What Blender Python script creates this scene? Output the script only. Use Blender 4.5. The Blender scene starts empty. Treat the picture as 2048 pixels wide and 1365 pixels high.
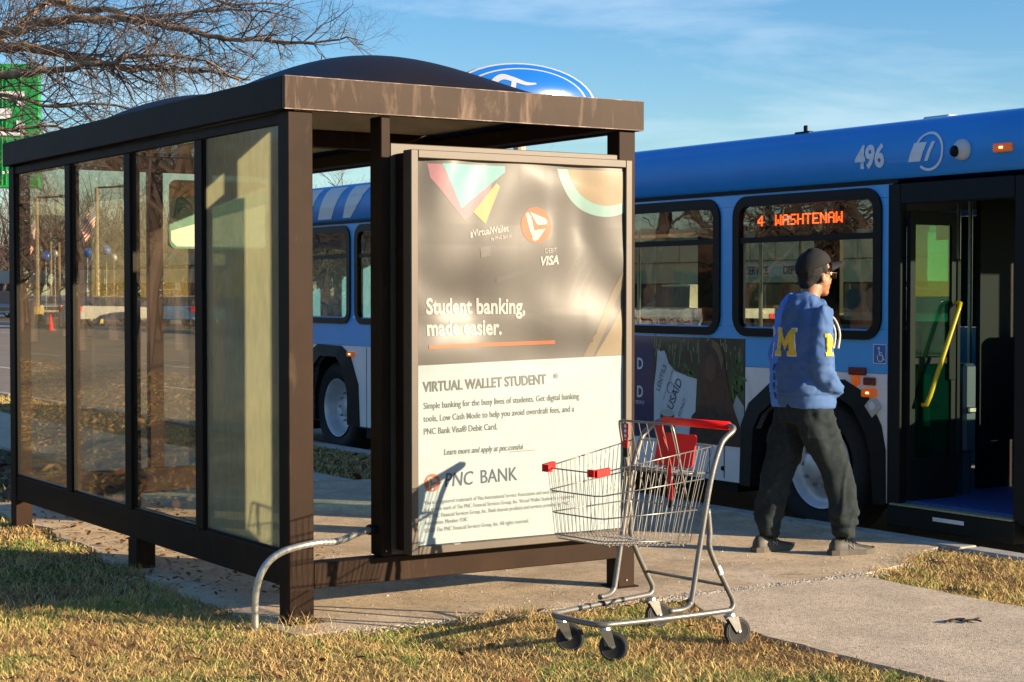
import bpy, bmesh, math, random
import numpy as np
from mathutils import Vector, Matrix, noise
from mathutils.bvhtree import BVHTree
S = bpy.context.scene
COL = S.collection
R = math.radians
# ------------------------------------------------------------------ camera
CAM = Vector((-3.441, -7.233, 1.517)); FPX = 3509.2
FW = Vector((0.5401, 0.8412, -0.0267)).normalized()
RT = Vector((0.8414, -0.5404, 0.0)).normalized()
UP = RT.cross(FW).normalized(); RT = FW.cross(UP).normalized()
cd = bpy.data.cameras.new('camera'); cam = bpy.data.objects.new('camera', cd); COL.objects.link(cam)
cd.sensor_width = 36; cd.lens = 61.69; cd.clip_start = .05; cd.clip_end = 3000
cam.matrix_world = Matrix(((RT.x, UP.x, -FW.x, CAM.x), (RT.y, UP.y, -FW.y, CAM.y), (RT.z, UP.z, -FW.z, CAM.z), (0, 0, 0, 1)))
S.camera = cam
# ------------------------------------------------------------------ sky, sun, exposure
SUN_TO = Vector((0.76, -1.0, 0.30)).normalized()
w = bpy.data.worlds.new('World'); S.world = w; w.use_nodes = True
nt = w.node_tree; nt.nodes.clear()
out = nt.nodes.new('ShaderNodeOutputWorld'); bg = nt.nodes.new('ShaderNodeBackground')
sky = nt.nodes.new('ShaderNodeTexSky'); sky.sky_type = 'NISHITA'; sky.sun_disc = False
sky.sun_elevation = math.asin(SUN_TO.z); sky.sun_rotation = math.atan2(SUN_TO.x, SUN_TO.y)
sky.air_density = 1.0; sky.dust_density = 0.35; sky.ozone_density = 3.0; sky.altitude = 200
tc = nt.nodes.new('ShaderNodeTexCoord'); mp = nt.nodes.new('ShaderNodeMapping'); mp.inputs['Scale'].default_value = (1.6, 1.6, 9)
nz = nt.nodes.new('ShaderNodeTexNoise'); nz.inputs['Scale'].default_value = 2.1; nz.inputs['Detail'].default_value = 9; nz.inputs['Roughness'].default_value = .58; nz.inputs['Distortion'].default_value = .35
cr = nt.nodes.new('ShaderNodeValToRGB'); cr.color_ramp.elements[0].position = .50; cr.color_ramp.elements[1].position = .82
mm = nt.nodes.new('ShaderNodeMath'); mm.operation = 'MULTIPLY'; mm.inputs[1].default_value = .42
hs = nt.nodes.new('ShaderNodeHueSaturation'); hs.inputs['Hue'].default_value = .507; hs.inputs['Saturation'].default_value = 1.28; hs.inputs['Value'].default_value = 1.0
mx = nt.nodes.new('ShaderNodeMix'); mx.data_type = 'RGBA'; mx.inputs[7].default_value = (6.2, 6.6, 7.2, 1)
bg.inputs['Strength'].default_value = .086
L = nt.links.new
L(tc.outputs['Generated'], mp.inputs['Vector']); L(mp.outputs[0], nz.inputs['Vector']); L(nz.outputs[0], cr.inputs[0]); L(cr.outputs[0], mm.inputs[0])
L(mm.outputs[0], mx.inputs[0]); L(sky.outputs[0], hs.inputs['Color']); L(hs.outputs[0], mx.inputs[6]); L(mx.outputs[2], bg.inputs['Color']); L(bg.outputs[0], out.inputs[0])
sd = bpy.data.lights.new('sun', 'SUN'); so = bpy.data.objects.new('sun', sd); COL.objects.link(so)
sd.energy = 5.0; sd.angle = R(.5); sd.color = (1.0, .80, .56)
so.rotation_euler = (-SUN_TO).to_track_quat('-Z', 'Y').to_euler(); so.location = (5, -8, 9)
vs = S.view_settings; S.display_settings.display_device = 'sRGB'
vs.view_transform = 'Standard'; vs.look = 'None'; vs.exposure = 1.2; vs.gamma = 1; vs.use_curve_mapping = False
S.render.engine = 'CYCLES'
S.cycles.transparent_max_bounces = 24; S.cycles.max_bounces = 8

def at(u, v, d):
    "world point seen at photo pixel (u,v) at depth d"
    return CAM + (FW + RT * ((u - 1024) / FPX) - UP * ((v - 682.5) / FPX)) * d
def ground(u, d, z=0):
    q = at(u, 640, d); return Vector((q.x, q.y, z))

# ------------------------------------------------------------------ materials
def mat(name, col=(.5, .5, .5), rough=.6, metal=0, spec=.5, var=0, vscale=6, bump=0, bscale=60, col2=None, emit=None, coat=0, detail=6, stretch=None, bdist=.01, sheen=0):
    m = bpy.data.materials.new(name); m.use_nodes = True; n = m.node_tree; b = n.nodes['Principled BSDF']
    b.inputs['Base Color'].default_value = (*col, 1); b.inputs['Roughness'].default_value = rough; b.inputs['Metallic'].default_value = metal
    b.inputs['Specular IOR Level'].default_value = spec; b.inputs['Coat Weight'].default_value = coat; b.inputs['Coat Roughness'].default_value = .06
    if sheen: b.inputs['Sheen Weight'].default_value = sheen
    if emit: b.inputs['Emission Color'].default_value = (*emit[0], 1); b.inputs['Emission Strength'].default_value = emit[1]
    l = n.links.new
    t = n.nodes.new('ShaderNodeTexCoord'); mpn = n.nodes.new('ShaderNodeMapping'); l(t.outputs['Object'], mpn.inputs[0])
    if stretch: mpn.inputs['Scale'].default_value = stretch
    if var or col2:
        z = n.nodes.new('ShaderNodeTexNoise'); z.inputs['Scale'].default_value = vscale; z.inputs['Detail'].default_value = detail; z.inputs['Roughness'].default_value = .62
        l(mpn.outputs[0], z.inputs['Vector'])
        r = n.nodes.new('ShaderNodeValToRGB'); r.color_ramp.elements[0].position = .32; r.color_ramp.elements[1].position = .68
        if col2: a, c = col, col2
        else: a = tuple(max(0, x * (1 - var)) for x in col); c = tuple(min(1, x * (1 + var)) for x in col)
        r.color_ramp.elements[0].color = (*a, 1); r.color_ramp.elements[1].color = (*c, 1)
        l(z.outputs[0], r.inputs[0]); l(r.outputs[0], b.inputs['Base Color'])
        m['ramp'] = r.name
    if bump:
        z2 = n.nodes.new('ShaderNodeTexNoise'); z2.inputs['Scale'].default_value = bscale; z2.inputs['Detail'].default_value = 5
        l(mpn.outputs[0], z2.inputs['Vector'])
        bp = n.nodes.new('ShaderNodeBump'); bp.inputs['Strength'].default_value = bump; bp.inputs['Distance'].default_value = bdist
        l(z2.outputs[0], bp.inputs['Height']); l(bp.outputs[0], b.inputs['Normal'])
    return m
def overlay(m, col, scale, lo, hi, amt=1, stretch=None, vor=False):
    "a second layer of marks (stains, dust, scratches) over the base colour"
    n = m.node_tree; b = n.nodes['Principled BSDF']; l = n.links.new
    t = n.nodes.new('ShaderNodeTexCoord'); mpn = n.nodes.new('ShaderNodeMapping'); l(t.outputs['Object'], mpn.inputs[0])
    mpn.inputs['Location'].default_value = (random.random() * 9, 3.3, 1.7)
    if stretch: mpn.inputs['Scale'].default_value = stretch
    z = n.nodes.new('ShaderNodeTexVoronoi' if vor else 'ShaderNodeTexNoise'); z.inputs['Scale'].default_value = scale
    if not vor: z.inputs['Detail'].default_value = 8; z.inputs['Roughness'].default_value = .65; z.inputs['Distortion'].default_value = .5
    l(mpn.outputs[0], z.inputs['Vector'])
    r = n.nodes.new('ShaderNodeMapRange'); r.inputs[1].default_value = lo; r.inputs[2].default_value = hi; r.inputs[4].default_value = amt
    l(z.outputs[0], r.inputs[0])
    x = n.nodes.new('ShaderNodeMix'); x.data_type = 'RGBA'; x.inputs[7].default_value = (*col, 1)
    l(r.outputs[0], x.inputs[0])
    if b.inputs['Base Color'].is_linked: l(b.inputs['Base Color'].links[0].from_socket, x.inputs[6])
    else: x.inputs[6].default_value = b.inputs['Base Color'].default_value
    l(x.outputs[2], b.inputs['Base Color'])
    return m
def glass(name, tint, rough=.0, dust=0, dustcol=(.55, .5, .4), refl=1.0, wav=0, base=.0, fres=1.15):
    m = bpy.data.materials.new(name); m.use_nodes = True; n = m.node_tree; n.nodes.clear(); l = n.links.new
    o = n.nodes.new('ShaderNodeOutputMaterial'); tr = n.nodes.new('ShaderNodeBsdfTransparent'); tr.inputs[0].default_value = (*tint, 1)
    g = n.nodes.new('ShaderNodeBsdfGlossy'); g.inputs['Roughness'].default_value = rough; g.inputs['Color'].default_value = (refl, refl, refl, 1)
    lw = n.nodes.new('ShaderNodeLayerWeight'); lw.inputs[0].default_value = .5; pw_ = n.nodes.new('ShaderNodeMath'); pw_.operation = 'POWER'; pw_.inputs[1].default_value = 4.6; l(lw.outputs['Facing'], pw_.inputs[0])
    f = n.nodes.new('ShaderNodeMath'); f.operation = 'MULTIPLY_ADD'; f.inputs[1].default_value = .95; f.inputs[2].default_value = .042; l(pw_.outputs[0], f.inputs[0])
    a = n.nodes.new('ShaderNodeMath'); a.operation = 'MULTIPLY_ADD'; a.inputs[1].default_value = fres; a.inputs[2].default_value = base; a.use_clamp = True
    x = n.nodes.new('ShaderNodeMixShader'); l(f.outputs[0], a.inputs[0]); l(a.outputs[0], x.inputs[0]); l(tr.outputs[0], x.inputs[1]); l(g.outputs[0], x.inputs[2])
    if wav:
        t = n.nodes.new('ShaderNodeTexCoord'); z = n.nodes.new('ShaderNodeTexNoise'); z.inputs['Scale'].default_value = 3; l(t.outputs['Object'], z.inputs[0])
        bp = n.nodes.new('ShaderNodeBump'); bp.inputs['Strength'].default_value = wav; bp.inputs['Distance'].default_value = .02; l(z.outputs[0], bp.inputs['Height']); l(bp.outputs[0], g.inputs['Normal'])
    last = x
    if dust:
        d = n.nodes.new('ShaderNodeBsdfDiffuse'); d.inputs[0].default_value = (*dustcol, 1); d2 = n.nodes.new('ShaderNodeBsdfTranslucent'); d2.inputs[0].default_value = (*dustcol, 1)
        dm = n.nodes.new('ShaderNodeMixShader'); dm.inputs[0].default_value = .7; l(d.outputs[0], dm.inputs[1]); l(d2.outputs[0], dm.inputs[2])
        t = n.nodes.new('ShaderNodeTexCoord'); mp_ = n.nodes.new('ShaderNodeMapping'); mp_.inputs['Scale'].default_value = (1, 3, .8); l(t.outputs['Object'], mp_.inputs[0])
        z = n.nodes.new('ShaderNodeTexNoise'); z.inputs['Scale'].default_value = 9; z.inputs['Detail'].default_value = 10; z.inputs['Roughness'].default_value = .7; l(mp_.outputs[0], z.inputs[0])
        rr = n.nodes.new('ShaderNodeMapRange'); rr.inputs[1].default_value = .25; rr.inputs[2].default_value = .8; rr.inputs[3].default_value = dust * .75; rr.inputs[4].default_value = dust * 1.3; l(z.outputs[0], rr.inputs[0])
        y = n.nodes.new('ShaderNodeMixShader'); l(rr.outputs[0], y.inputs[0]); l(x.outputs[0], y.inputs[1]); l(dm.outputs[0], y.inputs[2]); last = y
    l(last.outputs[0], o.inputs[0])
    return m

random.seed(4)
M = {}
M['bronze'] = overlay(overlay(mat('bronze_paint', (.026, .0135, .0075), .55, spec=.10, var=.25, vscale=3, bump=.012, bscale=60), (.13, .09, .06), 6, .60, .82, .4, (3, 3, .45)), (.16, .12, .085), 45, .72, .80, .5)
M['bronze_light'] = overlay(mat('weathered_bronze', (.075, .055, .036), .5, var=.12, vscale=6, bump=.02, bscale=120), (.17, .14, .10), 12, .62, .85, .5, (1, 1, 4))
M['dome'] = mat('dome_acrylic', (.012, .010, .012), .5, spec=.16, var=.1, vscale=3)
M['dome_in'] = mat('dome_lining', (.34, .29, .19), .6, var=.2, vscale=3)
M['dark'] = mat('black_rubber', (.007, .009, .009), .55, spec=.2, bump=.05)
M['gasket'] = mat('black_gasket', (.004, .005, .005), .4, spec=.2)
M['panel_glass'] = glass('bronze_tinted_glass', (.93, .915, .85), dust=.02, dustcol=(.5, .45, .33))
M['dirty_glass'] = glass('dusty_glass', (.50, .58, .52), rough=.04, dust=.44, dustcol=(.74, .68, .46))
M['poster'] = None
M['concrete'] = overlay(overlay(mat('pad_concrete', (.62, .475, .30), .9, var=.22, vscale=3.2, bump=.7, bscale=130, bdist=.006, detail=10), (.66, .60, .52), 2.3, .56, .72, .6), (.24, .17, .10), 34, .50, .63, .55)
M['walk'] = overlay(overlay(mat('sidewalk_concrete', (.62, .50, .35), .9, var=.16, vscale=3, bump=.8, bscale=160, bdist=.006, detail=10), (.24, .18, .12), 55, .49, .60, .65), (.72, .63, .48), 62, .53, .64, .6)
M['walk'] = overlay(M['walk'], (.30, .235, .16), 1.8, .5, .72, .5); M['walk'] = overlay(M['walk'], (.09, .07, .05), 3.5, .70, .76, .55)
M['concrete'] = overlay(M['concrete'], (.20, .135, .07), 1.1, .50, .66, .55)
M['kerb'] = mat('kerb_concrete', (.38, .36, .31), .9, var=.2, vscale=8, bump=.6, bscale=120, bdist=.005)
M['asphalt'] = overlay(mat('road_asphalt', (.21, .165, .12), .85, var=.18, vscale=1.2, bump=.5, bscale=160, bdist=.006), (.30, .25, .18), 3, .5, .8, .5)
M['lot'] = mat('car_park_asphalt', (.19, .17, .145), .9, var=.2, vscale=.4)
M['soil'] = overlay(mat('lawn_soil', (.075, .048, .024), .95, var=.4, vscale=14, bump=1, bscale=60, bdist=.03), (.16, .14, .035), 3, .48, .7, .7)
M['line_white'] = mat('road_paint_white', (.6, .58, .52), .8, var=.2, vscale=20)
M['line_yellow'] = mat('road_paint_yellow', (.55, .33, .05), .8, var=.2, vscale=20)
M['galv'] = mat('galvanised_pipe', (.42, .41, .37), .38, metal=.6, var=.15, vscale=20, bump=.1, bscale=50)
M['cart_metal'] = mat('cart_grey_coating', (.17, .165, .155), .42, metal=.4, var=.12, vscale=30, bump=.08, bscale=120)
M['wire'] = mat('zinc_wire', (.25, .24, .22), .35, metal=.7)
M['red'] = mat('red_plastic', (.85, .010, .008), .5, spec=.25, bump=.03)
M['red_strap'] = mat('red_webbing', (.66, .012, .012), .7, bump=.3, bscale=300)
M['white'] = mat('white_print', (.75, .75, .74), .6)
M['steel'] = mat('zinc_steel', (.50, .49, .46), .32, metal=.9, bump=.05)
M['tyre'] = mat('tyre_rubber', (.014, .014, .015), .8, var=.3, vscale=20)
M['rubber_grey'] = mat('caster_rubber', (.17, .165, .15), .7)
M['rim'] = mat('wheel_rim', (.62, .63, .64), .38, metal=.25, var=.12, vscale=9)
M['bus_roof'] = mat('bus_roof_blue', (.014, .27, .74), .45, var=.05, vscale=2, coat=.12, bump=.02, bscale=4)
M['bus_blue'] = mat('bus_side_blue', (.06, .42, .90), .34, var=.05, vscale=2, coat=.4)
M['bus_white'] = overlay(mat('bus_side_white', (.88, .86, .84), .38, var=.05, vscale=2, coat=.3), (.30, .30, .28), 5, .55, .85, .35, (1, 1, .4))
M['bus_decal'] = mat('bus_decal_silver', (.78, .80, .82), .4)
M['bus_glass'] = glass('bus_tinted_glass', (.78, .80, .72), base=.02, wav=.03)
M['door_glass'] = glass('green_door_glass', (.10, .48, .34), base=.02, dust=.07, dustcol=(.05, .50, .32))
M['clear_glass'] = glass('windscreen_glass', (.62, .72, .68))
M['int_dark'] = mat('bus_interior_grey', (.018, .02, .021), .7, spec=.2)
M['int_floor'] = mat('bus_floor_blue', (.02, .07, .28), .6, var=.3, vscale=40)
M['seat'] = mat('bus_seat_fabric', (.03, .05, .12), .9, var=.4, vscale=30)
M['yellow'] = mat('yellow_rail', (.80, .52, .01), .35)
M['amber'] = mat('amber_lens', (.55, .10, .012), .25, emit=((1, .20, .02), .10))
M['redlens'] = mat('red_lens', (.16, .02, .012), .3)
M['led'] = mat('amber_led', (.9, .2, .03), .5, emit=((1, .085, .012), 2.6))
M['led_back'] = mat('led_board', (.02, .006, .004), .6)
M['led_glow'] = mat('amber_marker_led', (1, .6, .3), .5, emit=((1, .45, .12), 5))
M['bark'] = mat('pale_bark', (.32, .20, .11), .9, var=.45, vscale=9, bump=1, bscale=30, bdist=.02, stretch=(1, 1, .3))
M['twig'] = mat('grey_twig', (.10, .075, .062), .85, var=.3, vscale=4)
M['far_bark'] = mat('far_brown_bark', (.085, .058, .046), .9, var=.3, vscale=2)
M['trunk_dark'] = mat('dark_bark', (.055, .042, .034), .95, var=.4, vscale=5, bump=1, bscale=20, bdist=.03)
def attr_mat(name, rough=.7, trans=.25):
    m = bpy.data.materials.new(name); m.use_nodes = True; n = m.node_tree; b = n.nodes['Principled BSDF']
    a = n.nodes.new('ShaderNodeAttribute'); a.attribute_name = 'tint'; n.links.new(a.outputs['Color'], b.inputs['Base Color'])
    b.inputs['Roughness'].default_value = rough; b.inputs['Specular IOR Level'].default_value = .25
    return m
M['grass'] = attr_mat('dry_grass')
M['leaf'] = attr_mat('fallen_leaf')

# ------------------------------------------------------------------ object helpers
ROOT = {}
def setp(o, label=None, cat=None, group=None, kind=None, category=None):
    cat = cat or category
    if label: o['label'] = label
    if cat: o['category'] = cat
    if group: o['group'] = group
    if kind: o['kind'] = kind
    return o
def thing(name, label, cat, loc=(0, 0, 0), group=None):
    o = bpy.data.objects.new(name, None); COL.objects.link(o); o.location = loc; o.empty_display_size = .1
    return setp(o, label, cat, group)
def rootloc(o):
    v = Vector((0, 0, 0))
    while o is not None: v += o.location; o = o.parent
    return v
def copy_tree(o, parent=None):
    c = o.copy(); COL.objects.link(c); c.parent = parent
    for ch in list(o.children): copy_tree(ch, c)
    return c
class MB:
    def __init__(s): s.v = []; s.f = []
    def add(s, vs, fs):
        k = len(s.v); s.v += [tuple(q) for q in vs]; s.f += [tuple(i + k for i in f) for f in fs]; return s
    def box(s, x0, x1, y0, y1, z0, z1, bev=0):
        if x0 > x1: x0, x1 = x1, x0
        if y0 > y1: y0, y1 = y1, y0
        if z0 > z1: z0, z1 = z1, z0
        if bev:
            b = bev; P = []
            # chamfered box via convex hull
            bm = bmesh.new()
            for X, sx in ((x0, 1), (x1, -1)):
                for Y, sy in ((y0, 1), (y1, -1)):
                    for Z, sz in ((z0, 1), (z1, -1)):
                        bm.verts.new((X, Y + sy * b, Z + sz * b)); bm.verts.new((X + sx * b, Y, Z + sz * b)); bm.verts.new((X + sx * b, Y + sy * b, Z))
            bmesh.ops.convex_hull(bm, input=bm.verts); bm.verts.index_update()
            s.add([v.co for v in bm.verts], [[v.index for v in f.verts] for f in bm.faces]); bm.free(); return s
        return s.add([(x0, y0, z0), (x1, y0, z0), (x1, y1, z0), (x0, y1, z0), (x0, y0, z1), (x1, y0, z1), (x1, y1, z1), (x0, y1, z1)],
                     [(0, 3, 2, 1), (4, 5, 6, 7), (0, 1, 5, 4), (1, 2, 6, 5), (2, 3, 7, 6), (3, 0, 4, 7)])
    def tube(s, pts, r, n=8, cap=True, closed=False):
        pts = [Vector(p) for p in pts]; k = len(pts); rs = r if isinstance(r, (list, tuple)) else [r] * k
        vs = []; prev = None
        for i, p in enumerate(pts):
            if closed: t = pts[(i + 1) % k] - pts[i - 1]
            else: t = pts[min(i + 1, k - 1)] - pts[max(i - 1, 0)]
            if t.length < 1e-9: t = Vector((0, 0, 1))
            t.normalize()
            if prev is None: a = t.orthogonal().normalized()
            else:
                a = prev - t * prev.dot(t)
                if a.length < 1e-6: a = t.orthogonal()
                a.normalize()
            prev = a; b = t.cross(a)
            for j in range(n):
                q = 2 * math.pi * j / n; vs.append(p + (a * math.cos(q) + b * math.sin(q)) * rs[i])
        fs = []
        for i in range(k if closed else k - 1):
            for j in range(n):
                i2 = (i + 1) % k
                fs.append((i * n + j, i * n + (j + 1) % n, i2 * n + (j + 1) % n, i2 * n + j))
        if cap and not closed: fs += [tuple(range(n))[::-1], tuple((k - 1) * n + j for j in range(n))]
        return s.add(vs, fs)
    def lathe(s, prof, c, ax, n=24, start=0):
        "prof: list of (radius, offset along ax)"
        ax = Vector(ax).normalized(); a = ax.orthogonal().normalized(); b = ax.cross(a); c = Vector(c); vs = []
        for (r, h) in prof:
            for j in range(n):
                q = 2 * math.pi * j / n; vs.append(c + ax * h + (a * math.cos(q) + b * math.sin(q)) * r)
        fs = [(i * n + j, i * n + (j + 1) % n, (i + 1) * n + (j + 1) % n, (i + 1) * n + j) for i in range(len(prof) - 1) for j in range(n)]
        return s.add(vs, fs)
    def prism(s, poly, f0, f1):
        "poly 2D, f0/f1 map (a,b)->3D for the two ends"
        k = len(poly); bm = bmesh.new()
        vs = [bm.verts.new((p[0], p[1], 0)) for p in poly]; fc = bm.faces.new(vs); fc.normal_update()
        tri = bmesh.ops.triangulate(bm, faces=[fc], quad_method='FIXED', ngon_method='EAR_CLIP')['faces']; bm.verts.index_update()
        tf = [[v.index for v in f.verts] for f in tri]; bm.free()
        s.add([f0(*p) for p in poly] + [f1(*p) for p in poly], tf + [[i + k for i in f][::-1] for f in tf] + [(i, i + k, (i + 1) % k + k, (i + 1) % k) for i in range(k)])
        return s
    def flat(s, poly, f):
        bm = bmesh.new(); vs = [bm.verts.new((p[0], p[1], 0)) for p in poly]; fc = bm.faces.new(vs); fc.normal_update()
        tri = bmesh.ops.triangulate(bm, faces=[fc], quad_method='FIXED', ngon_method='EAR_CLIP')['faces']; bm.verts.index_update()
        tf = [[v.index for v in q.verts] for q in tri]; bm.free()
        return s.add([f(*p) for p in poly], tf)
    def grid(s, nu, nv, f):
        vs = [f(i / nu, j / nv) for j in range(nv + 1) for i in range(nu + 1)]
        return s.add(vs, [(j * (nu + 1) + i, j * (nu + 1) + i + 1, (j + 1) * (nu + 1) + i + 1, (j + 1) * (nu + 1) + i) for j in range(nv) for i in range(nu)])
    def ellipsoid(s, c, rx, ry, rz, n=16, m=10):
        c = Vector(c); vs = []; fs = []
        for i in range(m + 1):
            th = math.pi * i / m
            for j in range(n):
                ph = 2 * math.pi * j / n; vs.append(c + Vector((rx * math.sin(th) * math.cos(ph), ry * math.sin(th) * math.sin(ph), rz * math.cos(th))))
        fs = [(i * n + j, (i + 1) * n + j, (i + 1) * n + (j + 1) % n, i * n + (j + 1) % n) for i in range(m) for j in range(n)]
        return s.add(vs, fs)
    def build(s, name, m, parent=None, smooth=False, recalc=True, **kw):
        off = rootloc(parent) if parent is not None else Vector((0, 0, 0))
        me = bpy.data.meshes.new(name); me.from_pydata([(a - off.x, b - off.y, c - off.z) for a, b, c in s.v], [], s.f)
        if recalc:
            bm = bmesh.new(); bm.from_mesh(me); bmesh.ops.recalc_face_normals(bm, faces=bm.faces); bm.to_mesh(me); bm.free()
        if m: me.materials.append(m)
        if smooth is True: me.polygons.foreach_set('use_smooth', [True] * len(me.polygons))
        elif smooth: me.shade_flat(); me.set_sharp_from_angle(angle=R(smooth)) if False else None
        o = bpy.data.objects.new(name, me); COL.objects.link(o); o.parent = parent
        setp(o, **kw)
        return o
def smooth_angle(o, a=40):
    o.data.polygons.foreach_set('use_smooth', [True] * len(o.data.polygons)); o.data.set_sharp_from_angle(angle=R(a)); return o
def rrect(a0, a1, b0, b1, r, n=6):
    P = []
    for cx, cy, q0 in ((a1 - r, b0 + r, -90), (a1 - r, b1 - r, 0), (a0 + r, b1 - r, 90), (a0 + r, b0 + r, 180)):
        for i in range(n + 1):
            q = R(q0 + 90 * i / n); P.append((cx + r * math.cos(q), cy + r * math.sin(q)))
    return P
def ring(mb, outer, inner, f0, f1):
    "ring between two equal-count outlines, thickness between f0 and f1"
    k = len(outer)
    mb.add([f0(*p) for p in outer] + [f0(*p) for p in inner] + [f1(*p) for p in outer] + [f1(*p) for p in inner],
           [(i, (i + 1) % k, (i + 1) % k + k, i + k) for i in range(k)] + [(i + 2 * k, i + 3 * k, (i + 1) % k + 3 * k, (i + 1) % k + 2 * k) for i in range(k)] +
           [(i, i + 2 * k, (i + 1) % k + 2 * k, (i + 1) % k) for i in range(k)] + [(i + k, (i + 1) % k + k, (i + 1) % k + 3 * k, i + 3 * k) for i in range(k)])
    return mb
def text(s, size, f, m, parent, name='lettering', bold=0, squeeze=1, shear=0, align='LEFT', space=1.0, fine=0, **kw):
    "lettering; f maps text-plane (a,b) to 3D"
    c = bpy.data.curves.new(name, 'FONT'); c.body = s; c.size = size; c.offset = bold; c.shear = shear; c.align_x = align; c.space_character = space; c.resolution_u = 3
    o = bpy.data.objects.new(name, c); me = bpy.data.meshes.new_from_object(o); bpy.data.objects.remove(o)
    if fine:
        bm = bmesh.new(); bm.from_mesh(me); bm.normal_update(); bmesh.ops.triangulate(bm, faces=bm.faces[:])
        for _ in range(4):
            le = [e for e in bm.edges if e.calc_length() > fine]
            if not le: break
            bmesh.ops.subdivide_edges(bm, edges=le, cuts=1); bmesh.ops.triangulate(bm, faces=bm.faces[:])
        bm.to_mesh(me); bm.free()
    off = rootloc(parent)
    for v in me.vertices:
        q = Vector(f(v.co.x * squeeze, v.co.y)) - off; v.co = q
    me.materials.clear(); me.materials.append(m)
    ob = bpy.data.objects.new(name, me); COL.objects.link(ob); ob.parent = parent
    setp(ob, **kw)
    return ob

# ================================================================== GROUND
def n1(x, s=1, seed=0): return noise.noise(Vector((x * s, seed * 7.3, 0)))
def west_edge(y): return -.10 + .20 * max(0, min(1, (y - 1.0) / 2.2)) + .07 * n1(y, 2.2, 1) + .025 * n1(y, 14, 2)
def front_edge(x): return -.24 - .05 * x + .06 * n1(x, 2.5, 3) + .025 * n1(x, 13, 4)
SW0, SW1, KI, KO = 1.66, 3.16, 4.34, 4.50
def walk_w(y):
    b = SW0 + .04 * n1(y, 1.2, 5) + .02 * n1(y, 9, 6)
    if -1.9 < y < -.3: b += .38 * max(0, (y + 1.9) / 1.6) ** 3
    return b
def walk_e(y): return SW1 + .04 * n1(y, 1.3, 7) + .02 * n1(y, 11, 8)
def isle_edge(x): return -.40 + .55 * (x - SW1) / (KI - SW1) + .06 * n1(x, 4, 9) + .02 * n1(x, 20, 9)
def is_pad(x, y):
    if y > 5.4 or x > KI: return False
    if x < west_edge(y): return False
    if x < walk_w(y): return y > front_edge(x)
    if x < SW1: return True
    return y > isle_edge(x)
def is_lawn(x, y):
    if x > KI: return False
    if walk_w(y) < x < walk_e(y): return False
    return not is_pad(x, y)
g = MB(); g.add([(-1500, -900, -.2), (1500, -900, -.2), (1500, 2500, -.2), (-1500, 2500, -.2)], [(0, 1, 2, 3)]); g.build('ground', M['lot'], kind='structure')
def gh(x, y): return .012 * noise.noise(Vector((x * 1.3, y * 1.3, 2))) - .006
g = MB(); g.grid(150, 150, lambda u, v: (KI - 34 * (1 - u) ** 1.6, -7 + 62 * v ** 1.5, 0)); g.v = [(a, b, gh(a, b) - .006) for a, b, c in g.v]
g.build('lawn_ground', M['soil'], kind='structure', smooth=True)
g = MB(); g.add([(-250, -60, -.03), (KI, -60, -.03), (KI, 400, -.03), (-250, 400, -.03)], [(0, 1, 2, 3)]); g.build('lawn_far', M['soil'], kind='structure')
# pad
P = []
for i in range(60): x = west_edge(-.2) + (walk_w(-.35) - west_edge(-.2)) * i / 59; P.append((x, front_edge(x)))
P += [(SW1, -.385)]
for i in range(30): x = SW1 + (KI - SW1) * i / 29; P.append((x, isle_edge(x)))
P += [(KI, 5.4), (west_edge(5.4), 5.4)]
for i in range(80): y = 5.4 - 5.6 * i / 80; P.append((west_edge(y), y))
g = MB(); g.prism(P, lambda a, b: (a, b, -.05), lambda a, b: (a, b, .012)); g.build('concrete_pad', M['concrete'], kind='structure')
def walk_slab(y0, y1, z):
    P = [(walk_w(y0 + (y1 - y0) * i / 40), y0 + (y1 - y0) * i / 40) for i in range(41)] + [(walk_e(y1 - (y1 - y0) * i / 40), y1 - (y1 - y0) * i / 40) for i in range(41)]
    g = MB(); g.prism(P, lambda a, b: (a, b, -.05), lambda a, b: (a, b, z)); return g
pv = walk_slab(-3.4, -.40, .016).build('sidewalk', M['walk'], kind='structure')
for a, b in ((-6.5, -3.42),): walk_slab(a, b, .016).build('paving_slab', M['walk'], pv)
for k in range(12):
    a = 5.42 + k * 1.6; walk_slab(a, a + 1.585, .012).build('paving_slab', M['walk'], pv)
walk_slab(5.42 + 12 * 1.6, 80, .010).build('paving_slab', M['walk'], pv)
# kerb
kr = MB()
kb = MB().box(KI + .004, KO, -30, -3, -.16, .018, .012).build('kerb', M['kerb'], kind='structure')
for k in range(22):
    y = -3 + k * 1.5; MB().box(KI + .004, KO, y + .004, y + 1.494, -.16, .02 + .003 * (k % 3), .014).build('kerb_stone', M['kerb'], kb)
MB().box(KI + .004, KO, 30, 160, -.16, .02).build('kerb_stone', M['kerb'], kb)
rd = MB(); rd.add([(KO, -60, -.15), (25, -60, -.15), (25, 420, -.15), (KO, 420, -.15)], [(0, 1, 2, 3)]); road = rd.build('road', M['asphalt'], kind='structure')
rl = MB()
for x, w_, dash, m in ((8.3, .12, 1, 'line_white'), (11.8, .12, 1, 'line_white'), (13.2, .1, 0, 'line_yellow'), (16.2, .1, 0, 'line_yellow'), (19.0, .12, 1, 'line_white')):
    q = MB()
    if dash:
        for k in range(40): y = -6 + k * 9; q.add([(x, y, -.146), (x + w_, y, -.146), (x + w_, y + 3, -.146), (x, y + 3, -.146)], [(0, 1, 2, 3)])
    else: q.add([(x, -60, -.146), (x + w_, -60, -.146), (x + w_, 400, -.146), (x, 400, -.146)], [(0, 1, 2, 3)])
    q.build('lane_marking', M[m], road)
MB().box(25, 25.15, -60, 400, -.2, 0).build('kerb', M['kerb'], kind='structure')
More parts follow.
